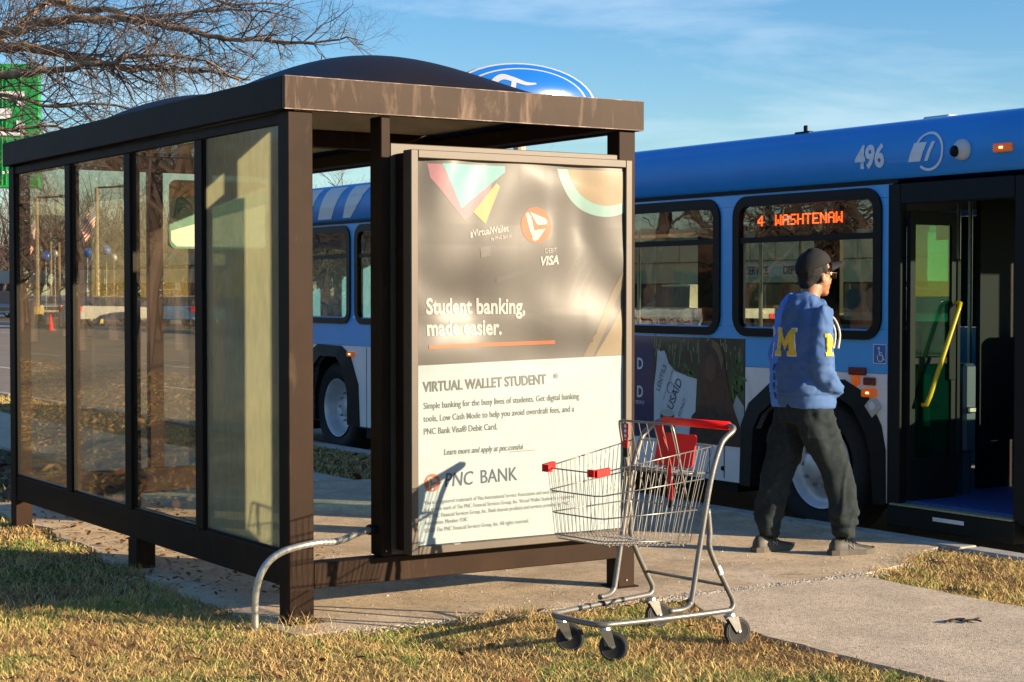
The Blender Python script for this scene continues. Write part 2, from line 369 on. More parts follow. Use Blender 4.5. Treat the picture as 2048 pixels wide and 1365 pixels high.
g = MB(); g.add([(25.15, -60, -.01), (31, -60, -.01), (31, 400, -.01), (25.15, 400, -.01)], [(0, 1, 2, 3)]); g.build('verge', M['soil'], kind='structure')
g = MB(); g.add([(31, -60, -.02), (400, -60, -.02), (400, 420, -.02), (31, 420, -.02)], [(0, 1, 2, 3)]); g.build('car_park', M['lot'], kind='structure')

# grass blades (numpy, one mesh each)
def blades(name, spots, hmin, hmax, wd, seed, segs=3, palette='dry'):
    rng = np.random.default_rng(seed); P = np.array(spots); N = len(P)
    h = rng.uniform(hmin, hmax, N); az = rng.uniform(0, 2 * np.pi, N); lean = rng.uniform(.3, 1.6, N) ; w0 = rng.uniform(.6, 1.3, N) * wd
    la = rng.uniform(0, 2 * np.pi, N); lx, ly = np.cos(la), np.sin(la); sx, sy = np.cos(az), np.sin(az)
    V = np.zeros((N, 2 * segs + 1, 3), np.float32)
    for k in range(segs + 1):
        t = k / segs; off = lean * t ** 1.5 * h; z = h * t * (1 - .5 * lean * t); cx = P[:, 0] + lx * off; cy = P[:, 1] + ly * off; zz = P[:, 2] + z
        ww = w0 * (1 - .75 * t)
        if k < segs:
            V[:, 2 * k] = np.stack([cx - sx * ww, cy - sy * ww, zz], 1); V[:, 2 * k + 1] = np.stack([cx + sx * ww, cy + sy * ww, zz], 1)
        else: V[:, 2 * segs] = np.stack([cx, cy, zz], 1)
    nv = 2 * segs + 1; loops = []; starts = []; tot = []
    base = (np.arange(N) * nv)[:, None]
    q = [[2 * k, 2 * k + 1, 2 * k + 3, 2 * k + 2] for k in range(segs - 1)]
    quad = np.array(q).reshape(-1); tri = np.array([2 * segs - 2, 2 * segs - 1, 2 * segs])
    LI = np.concatenate([base + quad[None], base + tri[None]], 1).astype(np.int32).ravel()
    ct = np.tile(np.array([4] * (segs - 1) + [3], np.int32), N); st = np.concatenate([[0], np.cumsum(ct)[:-1]]).astype(np.int32)
    me = bpy.data.meshes.new(name); me.vertices.add(N * nv); me.vertices.foreach_set('co', V.ravel()); me.loops.add(len(LI)); me.loops.foreach_set('vertex_index', LI)
    me.polygons.add(len(ct)); me.polygons.foreach_set('loop_start', st); me.polygons.foreach_set('loop_total', ct); me.update(calc_edges=True)
    straw = np.array([.78, .57, .22]); straw2 = np.array([.50, .32, .13]); green = np.array([.20, .25, .06]); brown = np.array([.26, .155, .07])
    gp = np.array([noise.noise(Vector((x * 1.7, y * 1.7, 5))) + .6 * noise.noise(Vector((x * 6, y * 6, 8))) for x, y in P[:, :2]])
    r = rng.random(N); r2 = rng.random(N)[:, None]
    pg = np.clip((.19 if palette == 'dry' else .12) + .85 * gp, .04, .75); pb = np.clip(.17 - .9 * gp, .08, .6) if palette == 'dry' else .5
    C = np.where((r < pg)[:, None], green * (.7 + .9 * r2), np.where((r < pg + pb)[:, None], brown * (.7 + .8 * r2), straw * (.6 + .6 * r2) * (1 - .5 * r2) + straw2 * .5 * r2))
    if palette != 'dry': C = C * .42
    C4 = np.ones((N, nv, 4), np.float32); C4[:, :, :3] = C[:, None, :]
    at_ = me.color_attributes.new('tint', 'FLOAT_COLOR', 'POINT'); at_.data.foreach_set('color', C4.ravel())
    me.materials.append(M['grass'])
    o = bpy.data.objects.new(name, me); COL.objects.link(o); o['kind'] = 'stuff'
    return o
rng = random.Random(11)
def scatter(n, x0, x1, y0, y1, test, clump=.0):
    L_ = []
    while n > 0:
        x = rng.uniform(x0, x1); y = rng.uniform(y0, y1); n -= 1
        if not test(x, y): continue
        if clump and (noise.noise(Vector((x * 5, y * 5, 1))) + .5 * noise.noise(Vector((x * 17, y * 17, 6)))) < rng.uniform(-1, .5) * clump - .18: continue
        L_.append((x, y, gh(x, y) - .008))
    return L_
def inview(x, y, m=80):
    d = Vector((x, y, 0)) - CAM; z = d.dot(FW)
    if z < .5: return False
    u = 1024 + FPX * d.dot(RT) / z; v = 682.5 - FPX * d.dot(UP) / z
    return -m < u < 2048 + m and v < 1365 + 140
def fringe(x, y):
    j = .030 * noise.noise(Vector((x * 9, y * 9, 3))) + rng.uniform(-.012, .012)
    return is_lawn(x - .03 - j, y) and is_lawn(x, y - .02 - j) or is_lawn(x, y)
near = lambda x, y: fringe(x, y) and inview(x, y)
sp = scatter(400000, -2.0, 2.3, -3.0, 1.2, near, 1.0)
setp(blades('lawn_grass', sp, .022, .062, .0022, 1), 'short straw and green winter grass in the foreground, around the trolley', 'grass')
sp = scatter(70000, -1.6, .4, 1.2, 6.5, near, .6)
setp(blades('lawn_grass', sp, .02, .06, .0028, 2), 'winter grass running along the west side of the shelter', 'grass')
sp = scatter(60000, 3.1, KI, -1.9, .3, near, .5)
setp(blades('lawn_grass', sp, .02, .055, .0022, 3), 'tuft of dry grass between the concrete path and the kerb', 'grass')
sp = scatter(50000, 3.0, KI, 5.0, 22, lambda x, y: is_lawn(x, y), .5)
setp(blades('lawn_grass', sp, .03, .08, .006, 4, 2), 'shaded grass strip between pavement and kerb behind the shelter', 'grass')
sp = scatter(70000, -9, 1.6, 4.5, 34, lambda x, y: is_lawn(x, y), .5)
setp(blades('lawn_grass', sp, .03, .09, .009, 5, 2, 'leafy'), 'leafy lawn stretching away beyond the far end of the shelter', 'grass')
# longer tufts along the concrete edges
def tufts(sp, name, seed, label, hm=.12):
    L_ = []
    for (x, y) in sp:
        for k in range(rng.randint(14, 34)): L_.append((x + rng.gauss(0, .03), y + rng.gauss(0, .03), -.005))
    setp(blades(name, L_, hm * .4, hm, .0016, seed), label, 'grass')
tufts([(rng.uniform(.5, 1.25), 0) for _ in range(0)] + [(x, front_edge(x) - .03) for x in [rng.uniform(.7, 1.25) for _ in range(16)]] + [(west_edge(y) - .04, y) for y in [rng.uniform(-.1, 2.6) for _ in range(34)]] + [(x, isle_edge(x) - .04) for x in [rng.uniform(3.2, 4.3) for _ in range(16)]], 'grass_tufts', 8, 'taller green tufts of grass growing along the broken concrete edge', .10)
tufts([(.02, -.08), (.0, -.12), (.05, -.16), (-.08, -.1)], 'dry_weeds', 9, 'thin dry weeds round the foot of the near shelter post', .16)
# gravel crumbs and fallen leaves
def crumbs(name, pts, smin, smax, m, label, cat):
    b = MB()
    for (x, y, z) in pts:
        s = rng.uniform(smin, smax); k = 5; h = s * rng.uniform(.3, .7); a0 = rng.random() * 6
        vs = [(x + s * rng.uniform(.6, 1.1) * math.cos(a0 + 2 * math.pi * j / k), y + s * rng.uniform(.6, 1.1) * math.sin(a0 + 2 * math.pi * j / k), z) for j in range(k)] + [(x + s * .2, y, z + h)]
        b.add(vs, [(j, (j + 1) % k, k) for j in range(k)])
    b.build(name, m, recalc=False, label=label, category=cat, kind='stuff')
M['stone'] = mat('pale_gravel', (.44, .39, .31), .9, var=.45, vscale=40)
pts = []
for _ in range(2600):
    x = rng.uniform(.0, 2.1); pts.append((x, front_edge(x) + rng.gauss(.0, .045) + .02, .008))
for _ in range(1800): pts.append((rng.uniform(1.75, 3.25), -.385 + rng.gauss(0, .035), .012))
for _ in range(900): y = rng.uniform(-.2, 2.5); pts.append((west_edge(y) + rng.gauss(.05, .08), y, .008))
for _ in range(700): x = rng.uniform(3.1, 4.3); pts.append((x, isle_edge(x) + rng.gauss(.05, .07), .008))
for _ in range(900): pts.append((rng.uniform(.3, 4.2), rng.uniform(-.25, 3), .011))
crumbs('gravel', pts, .003, .013, M['stone'], 'pale crumbled concrete and grit along the broken pad edge', 'gravel')
def leaves(n, x0, x1, y0, y1, test, name, label, sc=1):
    N = 0; V = []; F = []; C = []
    for _ in range(n):
        x = rng.uniform(x0, x1); y = rng.uniform(y0, y1)
        if not test(x, y): continue
        s = rng.uniform(.012, .032) * sc; a = rng.random() * 6.28; zz = rng.uniform(.01, .035); tx, ty = rng.uniform(-.5, .5), rng.uniform(-.5, .5)
        k = len(V)
        for (u, v) in ((-1, 0), (-.3, .5), (.6, .35), (1, 0), (.5, -.45), (-.4, -.5)):
            p, q = u * math.cos(a) - v * math.sin(a), u * math.sin(a) + v * math.cos(a); V.append((x + p * s, y + q * s, zz + s * (p * tx + q * ty + .3 * abs(v))))
        F.append(tuple(range(k, k + 6))); c = rng.choice([(.24, .12, .045), (.17, .08, .035), (.32, .18, .07), (.12, .06, .03)]); C += [(*c, 1)] * 6
    me = bpy.data.meshes.new(name); me.from_pydata(V, [], F); a_ = me.color_attributes.new('tint', 'FLOAT_COLOR', 'POINT'); a_.data.foreach_set('color', [q for c in C for q in c]); me.materials.append(M['leaf'])
    o = bpy.data.objects.new(name, me); COL.objects.link(o); setp(o, label, 'leaves', None, 'stuff')
leaves(260, -1.6, 2.2, -2.8, 1.5, lambda x, y: is_lawn(x, y) and inview(x, y), 'fallen_leaves', 'small brown leaves caught in the foreground grass')
leaves(7000, -9, 4.3, 4.5, 34, is_lawn, 'fallen_leaves', 'litter of brown leaves on the lawn behind the shelter', 2.2)
leaves(900, -.1, 1.2, .8, 4.9, lambda x, y: not is_lawn(x, y), 'fallen_leaves', 'scattered dead leaves blown under the shelter', .8)

# ================================================================== SHELTER
W_, L_ = 1.957, 4.22
sh = thing('bus_shelter', 'dark bronze metal bus shelter with tinted glass side and two roof domes', 'bus shelter', (0, 0, 0))
bz = M['bronze']
def part(name, m, *boxes, parent=None, bev=.004, **kw):
    b = MB()
    for q in boxes: b.box(*q, bev)
    return b.build(name, m, parent or sh, **kw)
part('post', bz, (0, .125, 0, .107, -.05, 2.347))
part('post', bz, (.478, .528, .002, .112, .285, 2.347))
part('post', bz, (1.85, 1.953, 0, .107, -.05, 2.347))
part('post', bz, (0, .11, L_ - .107, L_, -.05, 2.347))
part('post', bz, (W_ - .11, W_ - .004, L_ - .107, L_, -.05, 2.347))
part('post', bz, (.0, .11, 1.93, 2.06, -.05, .175))
part('post', bz, (1.86, 1.95, 2.60, 2.69, -.05, 2.347))
for y in (1.0, 2.005, 3.005): part('mullion', bz, (.0, .06, y, y + .095, .334, 2.29))
part('rail', bz, (.006, .10, .11, L_ - .11, .176, .332)); part('rail', bz, (.008, .09, .11, L_ - .11, 2.292, 2.345))
part('rail', bz, (.128, 1.847, .006, .10, .165, .282))
part('rail', bz, (.113, W_ - .115, L_ - .10, L_ - .01, .176, .332)); part('mullion', bz, (.93, 1.03, L_ - .09, L_ - .03, .334, 2.347))
M['fascia_bronze'] = overlay(overlay(mat('fascia_bronze', (.033, .0165, .009), .5, spec=.12, var=.25, vscale=4), (.22, .145, .10), 3.2, .50, .70, .75, (3.2, 3.2, .7)), (.22, .17, .13), 38, .74, .80, .7)
# fascia, roof deck
part('fascia', M['fascia_bronze'], (-.03, 1.987, -.03, .0, 2.35, 2.502)); part('fascia', bz, (-.03, .0, .003, 4.25, 2.35, 2.502)); part('fascia', bz, (1.957, 1.987, .003, 4.25, 2.35, 2.502)); part('fascia', bz, (.003, 1.954, 4.222, 4.25, 2.35, 2.502))
MB().box(-.012, .0, .03, 4.2, 2.30, 2.348).build('gutter', bz, sh) if False else None
M['edge_wear'] = overlay(mat('edge_wear', (.10, .055, .035), .6), (.30, .21, .15), 14, .48, .6, 1)
part('edge_strip', M['edge_wear'], (-.030, 1.987, -.0315, -.0302, 2.3505, 2.3545), bev=0)
part('edge_strip', M['edge_wear'], (-.030, 1.987, -.0315, -.0302, 2.498, 2.501), bev=0)
part('crossbeam', bz, (.003, 1.954, 2.06, 2.16, 2.38, 2.49)); part('crossbeam', bz, (.003, .09, .11, 4.1, 2.36, 2.44)); part('crossbeam', bz, (1.87, 1.954, .11, 4.1, 2.36, 2.44)); part('crossbeam', bz, (.1, 1.86, .02, .10, 2.36, 2.44)); part('crossbeam', bz, (.1, 1.86, 4.12, 4.2, 2.36, 2.44))
def dome(y0, y1):
    def f(u, v):
        a, b = 2 * u - 1, 2 * v - 1; a2, b2 = min(1, abs(a) * 1.2), min(1, abs(b) * 1.2)
        h = .275 * (max(0, math.cos(a2 * math.pi / 2)) * max(0, math.cos(b2 * math.pi / 2))) ** .76
        return (.02 + 1.917 * u, y0 + (y1 - y0) * v, 2.498 + h)
    o = MB().grid(36, 36, f).build('roof_dome', M['dome'], sh, smooth=True)
    MB().grid(24, 24, lambda u, v: (lambda p: (p[0], p[1], p[2] - .02))(f(.02 + .96 * u, .02 + .96 * v))).build('dome_lining', M['dome_in'], o, smooth=True)
dome(.02, 2.07); dome(2.14, 4.2)
part('base_plate', bz, (-.01, .165, -.03, .12, .005, .020)); part('base_plate', bz, (1.82, 1.97, -.02, .12, .012, .020))
# glass panes of the west side
for i, (y0, y1) in enumerate(((.11, .998), (1.097, 2.003), (2.102, 3.003), (3.102, L_ - .109))):
    m = M['dirty_glass'] if i == 0 else M['panel_glass']
    p_ = MB().box(.020, .026, y0, y1, .334, 2.29).build('window_pane', m, sh)
    if i == 0: p_['label'] = 'dusty milky pane nearest the corner post'
    g_ = MB(); g_.box(.012, .034, y0, y0 + .012, .334, 2.29); g_.box(.012, .034, y1 - .012, y1, .334, 2.29); g_.box(.012, .034, y0 + .012, y1 - .012, .334, .346); g_.build('gasket', M['gasket'], sh)
for x0, x1 in ((.113, .928), (1.032, 1.84)): MB().box(x0, x1, L_ - .06, L_ - .054, .334, 2.345).build('window_pane', M['panel_glass'], sh)
M['decal_orange'] = mat('decal_orange', (.42, .24, .03), .5); M['decal_green'] = mat('decal_teal', (.05, .22, .15), .5); M['decal_cream'] = mat('decal_cream', (.62, .66, .50), .5)
# coloured windscreen panel on the far glass
pn = MB(); ring_y = L_ - .07
pp = pn.prism(rrect(1.08, 1.80, 1.83, 2.30, .05), lambda a, b: (a, ring_y - .006, b), lambda a, b: (a, ring_y, b)).build('info_panel', M['decal_green'], sh, label='orange, green and cream rounded panel on the far glass')
MB().flat([(1.09, 2.18), (1.09, 2.28), (1.79, 2.28), (1.79, 2.23)], lambda a, b: (a, ring_y - .009, b)).build('printed_shape', M['decal_orange'], pp)
MB().flat([(1.09, 1.88), (1.13, 1.845), (1.79, 1.845), (1.79, 2.15), (1.09, 1.95)], lambda a, b: (a, ring_y - .009, b)).build('printed_shape', M['decal_cream'], pp)
# screws and bolts
for (x, y, z) in ((.035, -.003, .04), (.09, -.003, .04), (1.9, -.003, .05), (.50, -.001, .31)):
    MB().lathe([(.0, -.003), (.004, -.003), (.004, 0)], (x, y, z), (0, 1, 0), 8).build('bolt', M['steel'], sh)
# bent conduit in front of the corner post
cp = thing('bent_pipe', 'bent grey metal pipe rising from the grass to the narrow shelter post', 'pipe', (-.17, -.01, 0))
pts = [(-.172, -.01, -.05), (-.174, -.01, .10), (-.170, -.015, .19), (-.150, -.03, .27), (-.11, -.04, .325), (-.05, -.05, .36), (.03, -.06, .378), (.12, -.055, .385), (.22, -.03, .380), (.30, .0, .388), (.38, .03, .405), (.45, .05, .41)]
def spline(P, k=6):
    P = [Vector(p) for p in P]; o = []
    for i in range(len(P) - 1):
        a, b, c, d = P[max(i - 1, 0)], P[i], P[i + 1], P[min(i + 2, len(P) - 1)]
        for j in range(k):
            t = j / k; o.append(.5 * ((2 * b) + (c - a) * t + (2 * a - 5 * b + 4 * c - d) * t * t + (3 * b - a - 3 * c + d) * t ** 3))
    return o + [P[-1]]
MB().tube(spline(pts), .0165, 12).build('pipe', M['galv'], cp, smooth=True)
MB().lathe([(.0, 0), (.024, 0), (.026, .012), (.024, .03), (.018, .045), (.0, .045)], (.432, .048, .409), (1, .2, .05), 10).build('collar', M['dark'], cp)

# ================================================================== ADVERT CASE
ac = thing('advert_case', 'weathered bronze poster case bolted to the short end of the shelter', 'advertising panel', (1.17, -.08, .31))
bl = M['bronze_light']
FY = -.165
def abox(name, m, *q, bev=.003, parent=None):
    b = MB()
    for k in q: b.box(*k, bev)
    return b.build(name, m, parent or ac)
abox('backing', bl, (.532, 1.846, .008, .05, .29, 2.225))
abox('case', M['bronze'], (.556, 1.80, -.086, .005, .315, 2.175))
def frame(o0, o1, z0, z1, t, y0, y1):
    for q in ((o0, o0 + t, y0, y1, z0, z1), (o1 - t, o1, y0, y1, z0, z1), (o0 + t, o1 - t, y0, y1, z1 - t, z1), (o0 + t, o1 - t, y0, y1, z0, z0 + t)):
        abox('frame_bar', bl, q)
frame(.545, 1.812, .305, 2.185, .038, FY, -.088)
def poster_mat(name, c1, c2):
    "printed card behind a buckled clear sheet: glossy coat over a wavy surface"
    m = mat(name, c1, .6, var=.06, vscale=8); n = m.node_tree; b = n.nodes['Principled BSDF']; l = n.links.new
    b.inputs['Coat Weight'].default_value = c2; b.inputs['Coat Roughness'].default_value = .32; b.inputs['Coat IOR'].default_value = 1.55
    return m
PD = poster_mat('poster_charcoal', (.054, .048, .040), .18); PW = poster_mat('poster_pale_green', (.265, .325, .325), .06)
def wave(x, z):
    "depth of the buckled poster sheet at (x,z): strong folds in the upper part, nearly flat below"
    k = max(0, min(1, (z - 1.02) / .35)); k = k * k * (3 - 2 * k)
    a = noise.noise(Vector((x * 2.3 + 3, z * 3.0 + 1.3 * noise.noise(Vector((x * 1.4, z * 1.4, 9))), 4))) * .030
    a += noise.noise(Vector((x * 5.2, z * 2.6, 14))) * .010
    a += .0095 * math.sin(11 * (z + .30 * x) + 2.6 * math.sin(3 * x)) * max(0, min(1, (1.75 - z) * 3))
    a += .0075 * math.sin(13 * x + 3.2 * noise.noise(Vector((x * 1.5, z * 1.2, 30)))) * max(0, min(1, (z - 1.45) * 2.5))
    return a * k + .0014 * noise.noise(Vector((x * 3, z * 3, 7)))
PYB = -.146
def PF(lift=0):
    def f(a, b): return (a, PYB + .004 + wave(a, b) * .80 - lift * .7, b)
    return f
X0, X1, Z0, Z1, ZS = .583, 1.774, .345, 2.147, 1.185
def zs(x): return ZS + .022 * (x - X0)
po = MB().grid(200, 170, lambda u, v: PF()(X0 + (X1 - X0) * u, zs(X0 + (X1 - X0) * u) + (Z1 - zs(X0 + (X1 - X0) * u)) * v)).build('poster', PD, ac, smooth=True, recalc=False, label='faded student banking poster, charcoal above and pale green below')
MB().grid(120, 90, lambda u, v: PF(.0003)(X0 + (X1 - X0) * u, Z0 + (zs(X0 + (X1 - X0) * u) - Z0) * v)).build('printed_panel', PW, po, smooth=True, recalc=False)
def pprint(col, c2=.9, name='print'):
    return poster_mat(name, tuple(x * .40 for x in col), c2 * .14)
def pshape(poly, m, lift, name='printed_shape', n=60):
    "flat print following the buckled sheet: fine cells inside an outline"
    xs = [p[0] for p in poly]; ys = [p[1] for p in poly]; bm = bmesh.new()
    vs_ = [bm.verts.new((p[0], p[1], 0)) for p in poly]; bm.faces.new(vs_); bm.normal_update(); bmesh.ops.triangulate(bm, faces=bm.faces[:], quad_method='FIXED', ngon_method='EAR_CLIP')
    for k in range(6):
        le = [e for e in bm.edges if e.calc_length() > .016]
        if not le: break
        bmesh.ops.subdivide_edges(bm, edges=le, cuts=1); bmesh.ops.triangulate(bm, faces=bm.faces[:], quad_method='FIXED', ngon_method='EAR_CLIP')
    b = MB(); bm.verts.index_update(); f = PF(lift); b.add([f(v.co.x, v.co.y) for v in bm.verts], [[v.index for v in q.verts] for q in bm.faces]); bm.free()
    return b.build(name, m, po, smooth=True)
cP, cC, cY, cO, cM = pprint((.62, .26, .30)), pprint((.22, .66, .66)), pprint((.66, .56, .16)), pprint((.80, .20, .05), .3), pprint((.40, .70, .62))
cT = pprint((.52, .38, .20)); cW = pprint((.80, .79, .72), .4); cB = pprint((.40, .30, .16)); cK = pprint((.045, .05, .05), .2); cG = pprint((.20, .21, .19), .2); cN = pprint((.05, .10, .16), .2)
pshape([(.65, 2.125), (.66, 2.06), (.76, 1.95), (.845, 1.86), (.99, 2.0), (1.0, 2.125)], cP, .001)
pshape([(.72, 2.128), (.825, 1.92), (1.03, 2.07), (1.07, 2.10), (1.07, 2.128)], cC, .0018)
pshape([(.89, 1.905), (.955, 1.85), (1.04, 2.03), (1.02, 2.045)], cY, .0018)
def arc(cx, cz, r, a0, a1, n=24): return [(cx + r * math.cos(R(a0 + (a1 - a0) * i / n)), cz + r * math.sin(R(a0 + (a1 - a0) * i / n))) for i in range(n + 1)]
clip = lambda P: [(min(x, 1.772), min(z, 2.128)) for x, z in P]
pshape(clip(arc(1.66, 2.19, .29, 190, 305, 30)) + [(1.772, 2.128)], cM, .001)
pshape(clip(arc(1.67, 2.19, .235, 194, 300, 26)) + [(1.772, 2.128)], cT, .0018)
pshape([(1.60, zs(1.6) + .002), (1.772, 1.46), (1.772, zs(1.77) + .002)], cB, .001)
pshape([(1.53, zs(1.5) + .002), (1.772, 1.64), (1.772, 1.56), (1.59, zs(1.6) + .002)], pprint((.30, .23, .13)), .0012)
pshape([(x, z) for x, z in arc(1.247, 1.85, .087, 0, 360, 40)[:-1]], cO, .0018)
for poly in ([(1.187, 1.905), (1.203, 1.912), (1.222, 1.89), (1.238, 1.81), (1.225, 1.795), (1.212, 1.82)], [(1.212, 1.915), (1.30, 1.885), (1.312, 1.87), (1.305, 1.855), (1.255, 1.852)], [(1.235, 1.825), (1.30, 1.835), (1.255, 1.78), (1.235, 1.772), (1.222, 1.785)]):
    pshape(poly, cW, .0028)
def ptext(s, x, z, size, m, bold=0, squeeze=1, shear=0, rot=0, lift=.003, space=1):
    f = PF(lift); c_, s_ = math.cos(R(rot)), math.sin(R(rot))
    return text(s, size, lambda a, b: f(x + a * c_ - b * s_, z + a * s_ + b * c_), m, po, bold=bold, squeeze=squeeze, shear=shear, space=space, fine=.018)
ptext('Student banking,', .637, 1.425, .103, cW, .0030, .80); ptext('made easier.', .637, 1.325, .103, cW, .0030, .80)
pshape([(.645, 1.262), (1.36, 1.274), (1.36, 1.292), (.645, 1.280)], cO, .0028)
ptext('VirtualWallet', .888, 1.79, .045, cW, .0012, .82, rot=8); ptext('by PNC BANK', .985, 1.772, .022, cW, .0004, .9, rot=8)
pshape([(x, z) for x, z in rrect(.872, .884, 1.782, 1.812, .005, 3)], cW, .0028)
pshape([(.93, 1.69), (.985, 1.70), (.978, 1.745), (.925, 1.735)], pprint((.22, .21, .18)), .0022)
pshape([(1.02, 1.57), (1.20, 1.62), (1.20, 1.645), (1.02, 1.595)], pprint((.16, .155, .14)), .0018)
ptext('DEBIT', 1.295, 1.715, .032, cW, 0, .85, rot=5); ptext('VISA', 1.265, 1.655, .060, cW, .0022, .95, .25, rot=5)
ptext('VIRTUAL WALLET STUDENT', .62, 1.062, .066, cG, .0018, .825, rot=1.6); ptext('®', 1.352, 1.105, .035, cG, 0, 1)
ptext('Simple banking for the busy lives of students. Get digital banking', .622, .982, .0425, cG, .0002, .80, rot=1.3)
ptext('tools, Low Cash Mode to help you avoid overdraft fees, and a', .622, .922, .0425, cG, .0002, .80, rot=1.2)
ptext('PNC Bank Visa® Debit Card.', .622, .862, .0425, cG, .0003, .80, rot=1.2)
ptext('Learn more and apply at pnc.com/ui', .73, .762, .040, cG, .0003, .76, .2, rot=.8)
pshape([(1.095, .757), (1.242, .760), (1.242, .763), (1.095, .760)], cO, .0028)
ptext('PNC', .732, .612, .092, cN, .0006, .86, .15, rot=1.2); ptext('BANK', .93, .617, .092, cN, .0004, .86, 0, rot=1.2)
pshape([(x, z) for x, z in arc(.668, .635, .042, 0, 360, 30)[:-1]], cO, .0028)
for poly in ([(.642, .660), (.650, .664), (.660, .620), (.652, .612)], [(.652, .666), (.694, .650), (.696, .640), (.668, .636)], [(.664, .622), (.696, .628), (.668, .600), (.660, .605)]): pshape(poly, cW, .0036)
sm = pprint((.34, .36, .33), .2)
for k, (s_, z_) in enumerate((('Visa is a registered trademark of Visa International Service Association and used under', .535), ('is a service mark of The PNC Financial Services Group, Inc. Virtual Wallet Student is a registered', .503), ('The PNC Financial Services Group, Inc. Bank deposit products and services provided by PNC', .471), ('Association. Member FDIC', .439), ('©2021 The PNC Financial Services Group, Inc. All rights reserved.', .404))):
    ptext(s_, .626, z_, .027, sm, 0, .80, rot=.7)
def sheet_normals(o):
    me = o.data; off = rootloc(o.parent) if o.parent else Vector((0, 0, 0)); bm = bmesh.new(); bm.from_mesh(me); bm.normal_update()
    fl_ = [f for f in bm.faces if f.normal.y > 0]; bmesh.ops.reverse_faces(bm, faces=fl_); bm.to_mesh(me); bm.free()
    e_ = .004; N_ = []
    for v in me.vertices:
        x_, z_ = v.co.x + off.x, v.co.z + off.z; w0 = wave(x_, z_); N_.append(Vector(((wave(x_ + e_, z_) - w0) / e_ * .8, -1, (wave(x_, z_ + e_) - w0) / e_ * .8)).normalized())
    me.polygons.foreach_set('use_smooth', [True] * len(me.polygons)); me.normals_split_custom_set_from_vertices(N_)
sheet_normals(po)
for c_ in po.children: sheet_normals(c_)
# cracks in the pad
def onground(u, v, z=.014): d_ = at(u, v, 1) - CAM; return CAM + d_ * ((z - CAM.z) / d_.z)
pad_ = bpy.data.objects['concrete_pad']; M['crack'] = mat('crack_dark', (.035, .025, .016), 1)
for P_ in ([(915, 1212), (945, 1222), (960, 1228), (990, 1233), (1015, 1236)], [(1270, 1150), (1330, 1158), (1400, 1162), (1470, 1172)], [(720, 1112), (760, 1120), (800, 1118), (900, 1130), (960, 1128)], [(1560, 1150), (1610, 1148), (1650, 1155), (1710, 1150)]):
    Q_ = [onground(*q) for q in P_]; Q2 = []
    for a_, b_ in zip(Q_, Q_[1:]): Q2 += [a_.lerp(b_, t_ / 6) + Vector((random.gauss(0, .006), random.gauss(0, .006), 0)) for t_ in range(6)]
    b = MB(); n_ = len(Q2); b.add([p + Vector((0, .004 + .003 * random.random(), 0)) for p in Q2] + [p - Vector((0, .003, 0)) for p in Q2], [(i, i + 1, n_ + i + 1, n_ + i) for i in range(n_ - 1)]); b.build('crack', M['crack'], pad_)
q_ = onground(1925, 1241, .03); tw = thing('dead_stalk', 'small dark dead stalk lying on the sunlit path at the right', 'twig', tuple(q_))
for P_ in ([(1890, 1243), (1905, 1239), (1925, 1241), (1950, 1240), (1962, 1243)], [(1900, 1244), (1912, 1238), (1930, 1238)], [(1935, 1244), (1950, 1238), (1958, 1236)]): MB().tube(spline([onground(u_, v_, .026) for u_, v_ in P_], 3), [.006] + [.005] * 50 if False else .0045, 5).build('stem', M['crack'], tw)
# clip and gap marks on the frame
abox('clip', M['steel'], (.77, .81, FY - .004, FY + .01, .337, .345))

# ================================================================== BUS
B = 4.85; BW = 2.55; YN, YR = -.45, 11.9
bus = thing('city_bus', 'blue and white city bus numbered 496 stopped at the kerb with its front door open', 'bus', (B + BW / 2, 5.5, -.15))
F0 = lambda t: (lambda a, b: (B + t, a, b))
def sideprism(poly, m, name, t0=0.0, t1=.05, **kw):
    return MB().prism(poly, F0(t0), F0(t1)).build(name, m, kw.pop('parent', bus), **kw)
arch_in = [(2.46, .13), (2.43, .55), (2.36, .66), (2.15, .80), (1.60, .84), (1.42, .76), (1.30, .60), (1.25, .47), (1.22, .13)]
arch_out = [(2.60, .13), (2.585, .57), (2.50, .73), (2.25, .90), (1.52, .94), (1.30, .85), (1.17, .65), (1.13, .49), (1.125, .13)]
rear_in = [(9.66, .18), (9.65, .49), (9.53, .77), (9.38, .87), (9.02, .87), (8.87, .77), (8.76, .49), (8.76, .18)]
rear_out = [(9.88, .18), (9.86, .60), (9.68, .90), (9.47, .99), (8.93, .985), (8.74, .90), (8.56, .60), (8.53, .18)]
low = [(1.12, .14)] + [(y, max(z, .14)) for y, z in arch_in[::-1]] + [(5.6, .14), (5.6, .99), (1.12, .99)]
sideprism(low, M['bus_white'], 'side_panel')
low = [(5.606, .16)] + [(y, max(z, .18)) for y, z in rear_in[::-1]] + [(YR, .18), (YR, .99), (5.606, .99)]
sideprism(low, M['bus_white'], 'side_panel')
for k in range(26): MB().lathe([(0, -.0025), (.006, -.0025), (.008, 0)], (B, 2.66 + k * .22, .955), (1, 0, 0), 6).build('rivet', M['bus_white'], bus)
for q in ((2.95, 3.55, .18, .38), (6.3, 7.2, .25, .85)): MB().box(B - .002, B + .002, q[0], q[1], q[2], q[2] + .006).box(B - .002, B + .002, q[0], q[1], q[3], q[3] + .006).box(B - .002, B + .002, q[0], q[0] + .006, q[2] + .006, q[3]).box(B - .002, B + .002, q[1], q[1] + .006, q[2] + .006, q[3]).build('access_hatch', M['dark'], bus)
for y in (2.78, 4.1, 8.38): MB().box(B - .002, B + .004, y, y + .008, .16, .98).build('panel_joint', M['dark'], bus)
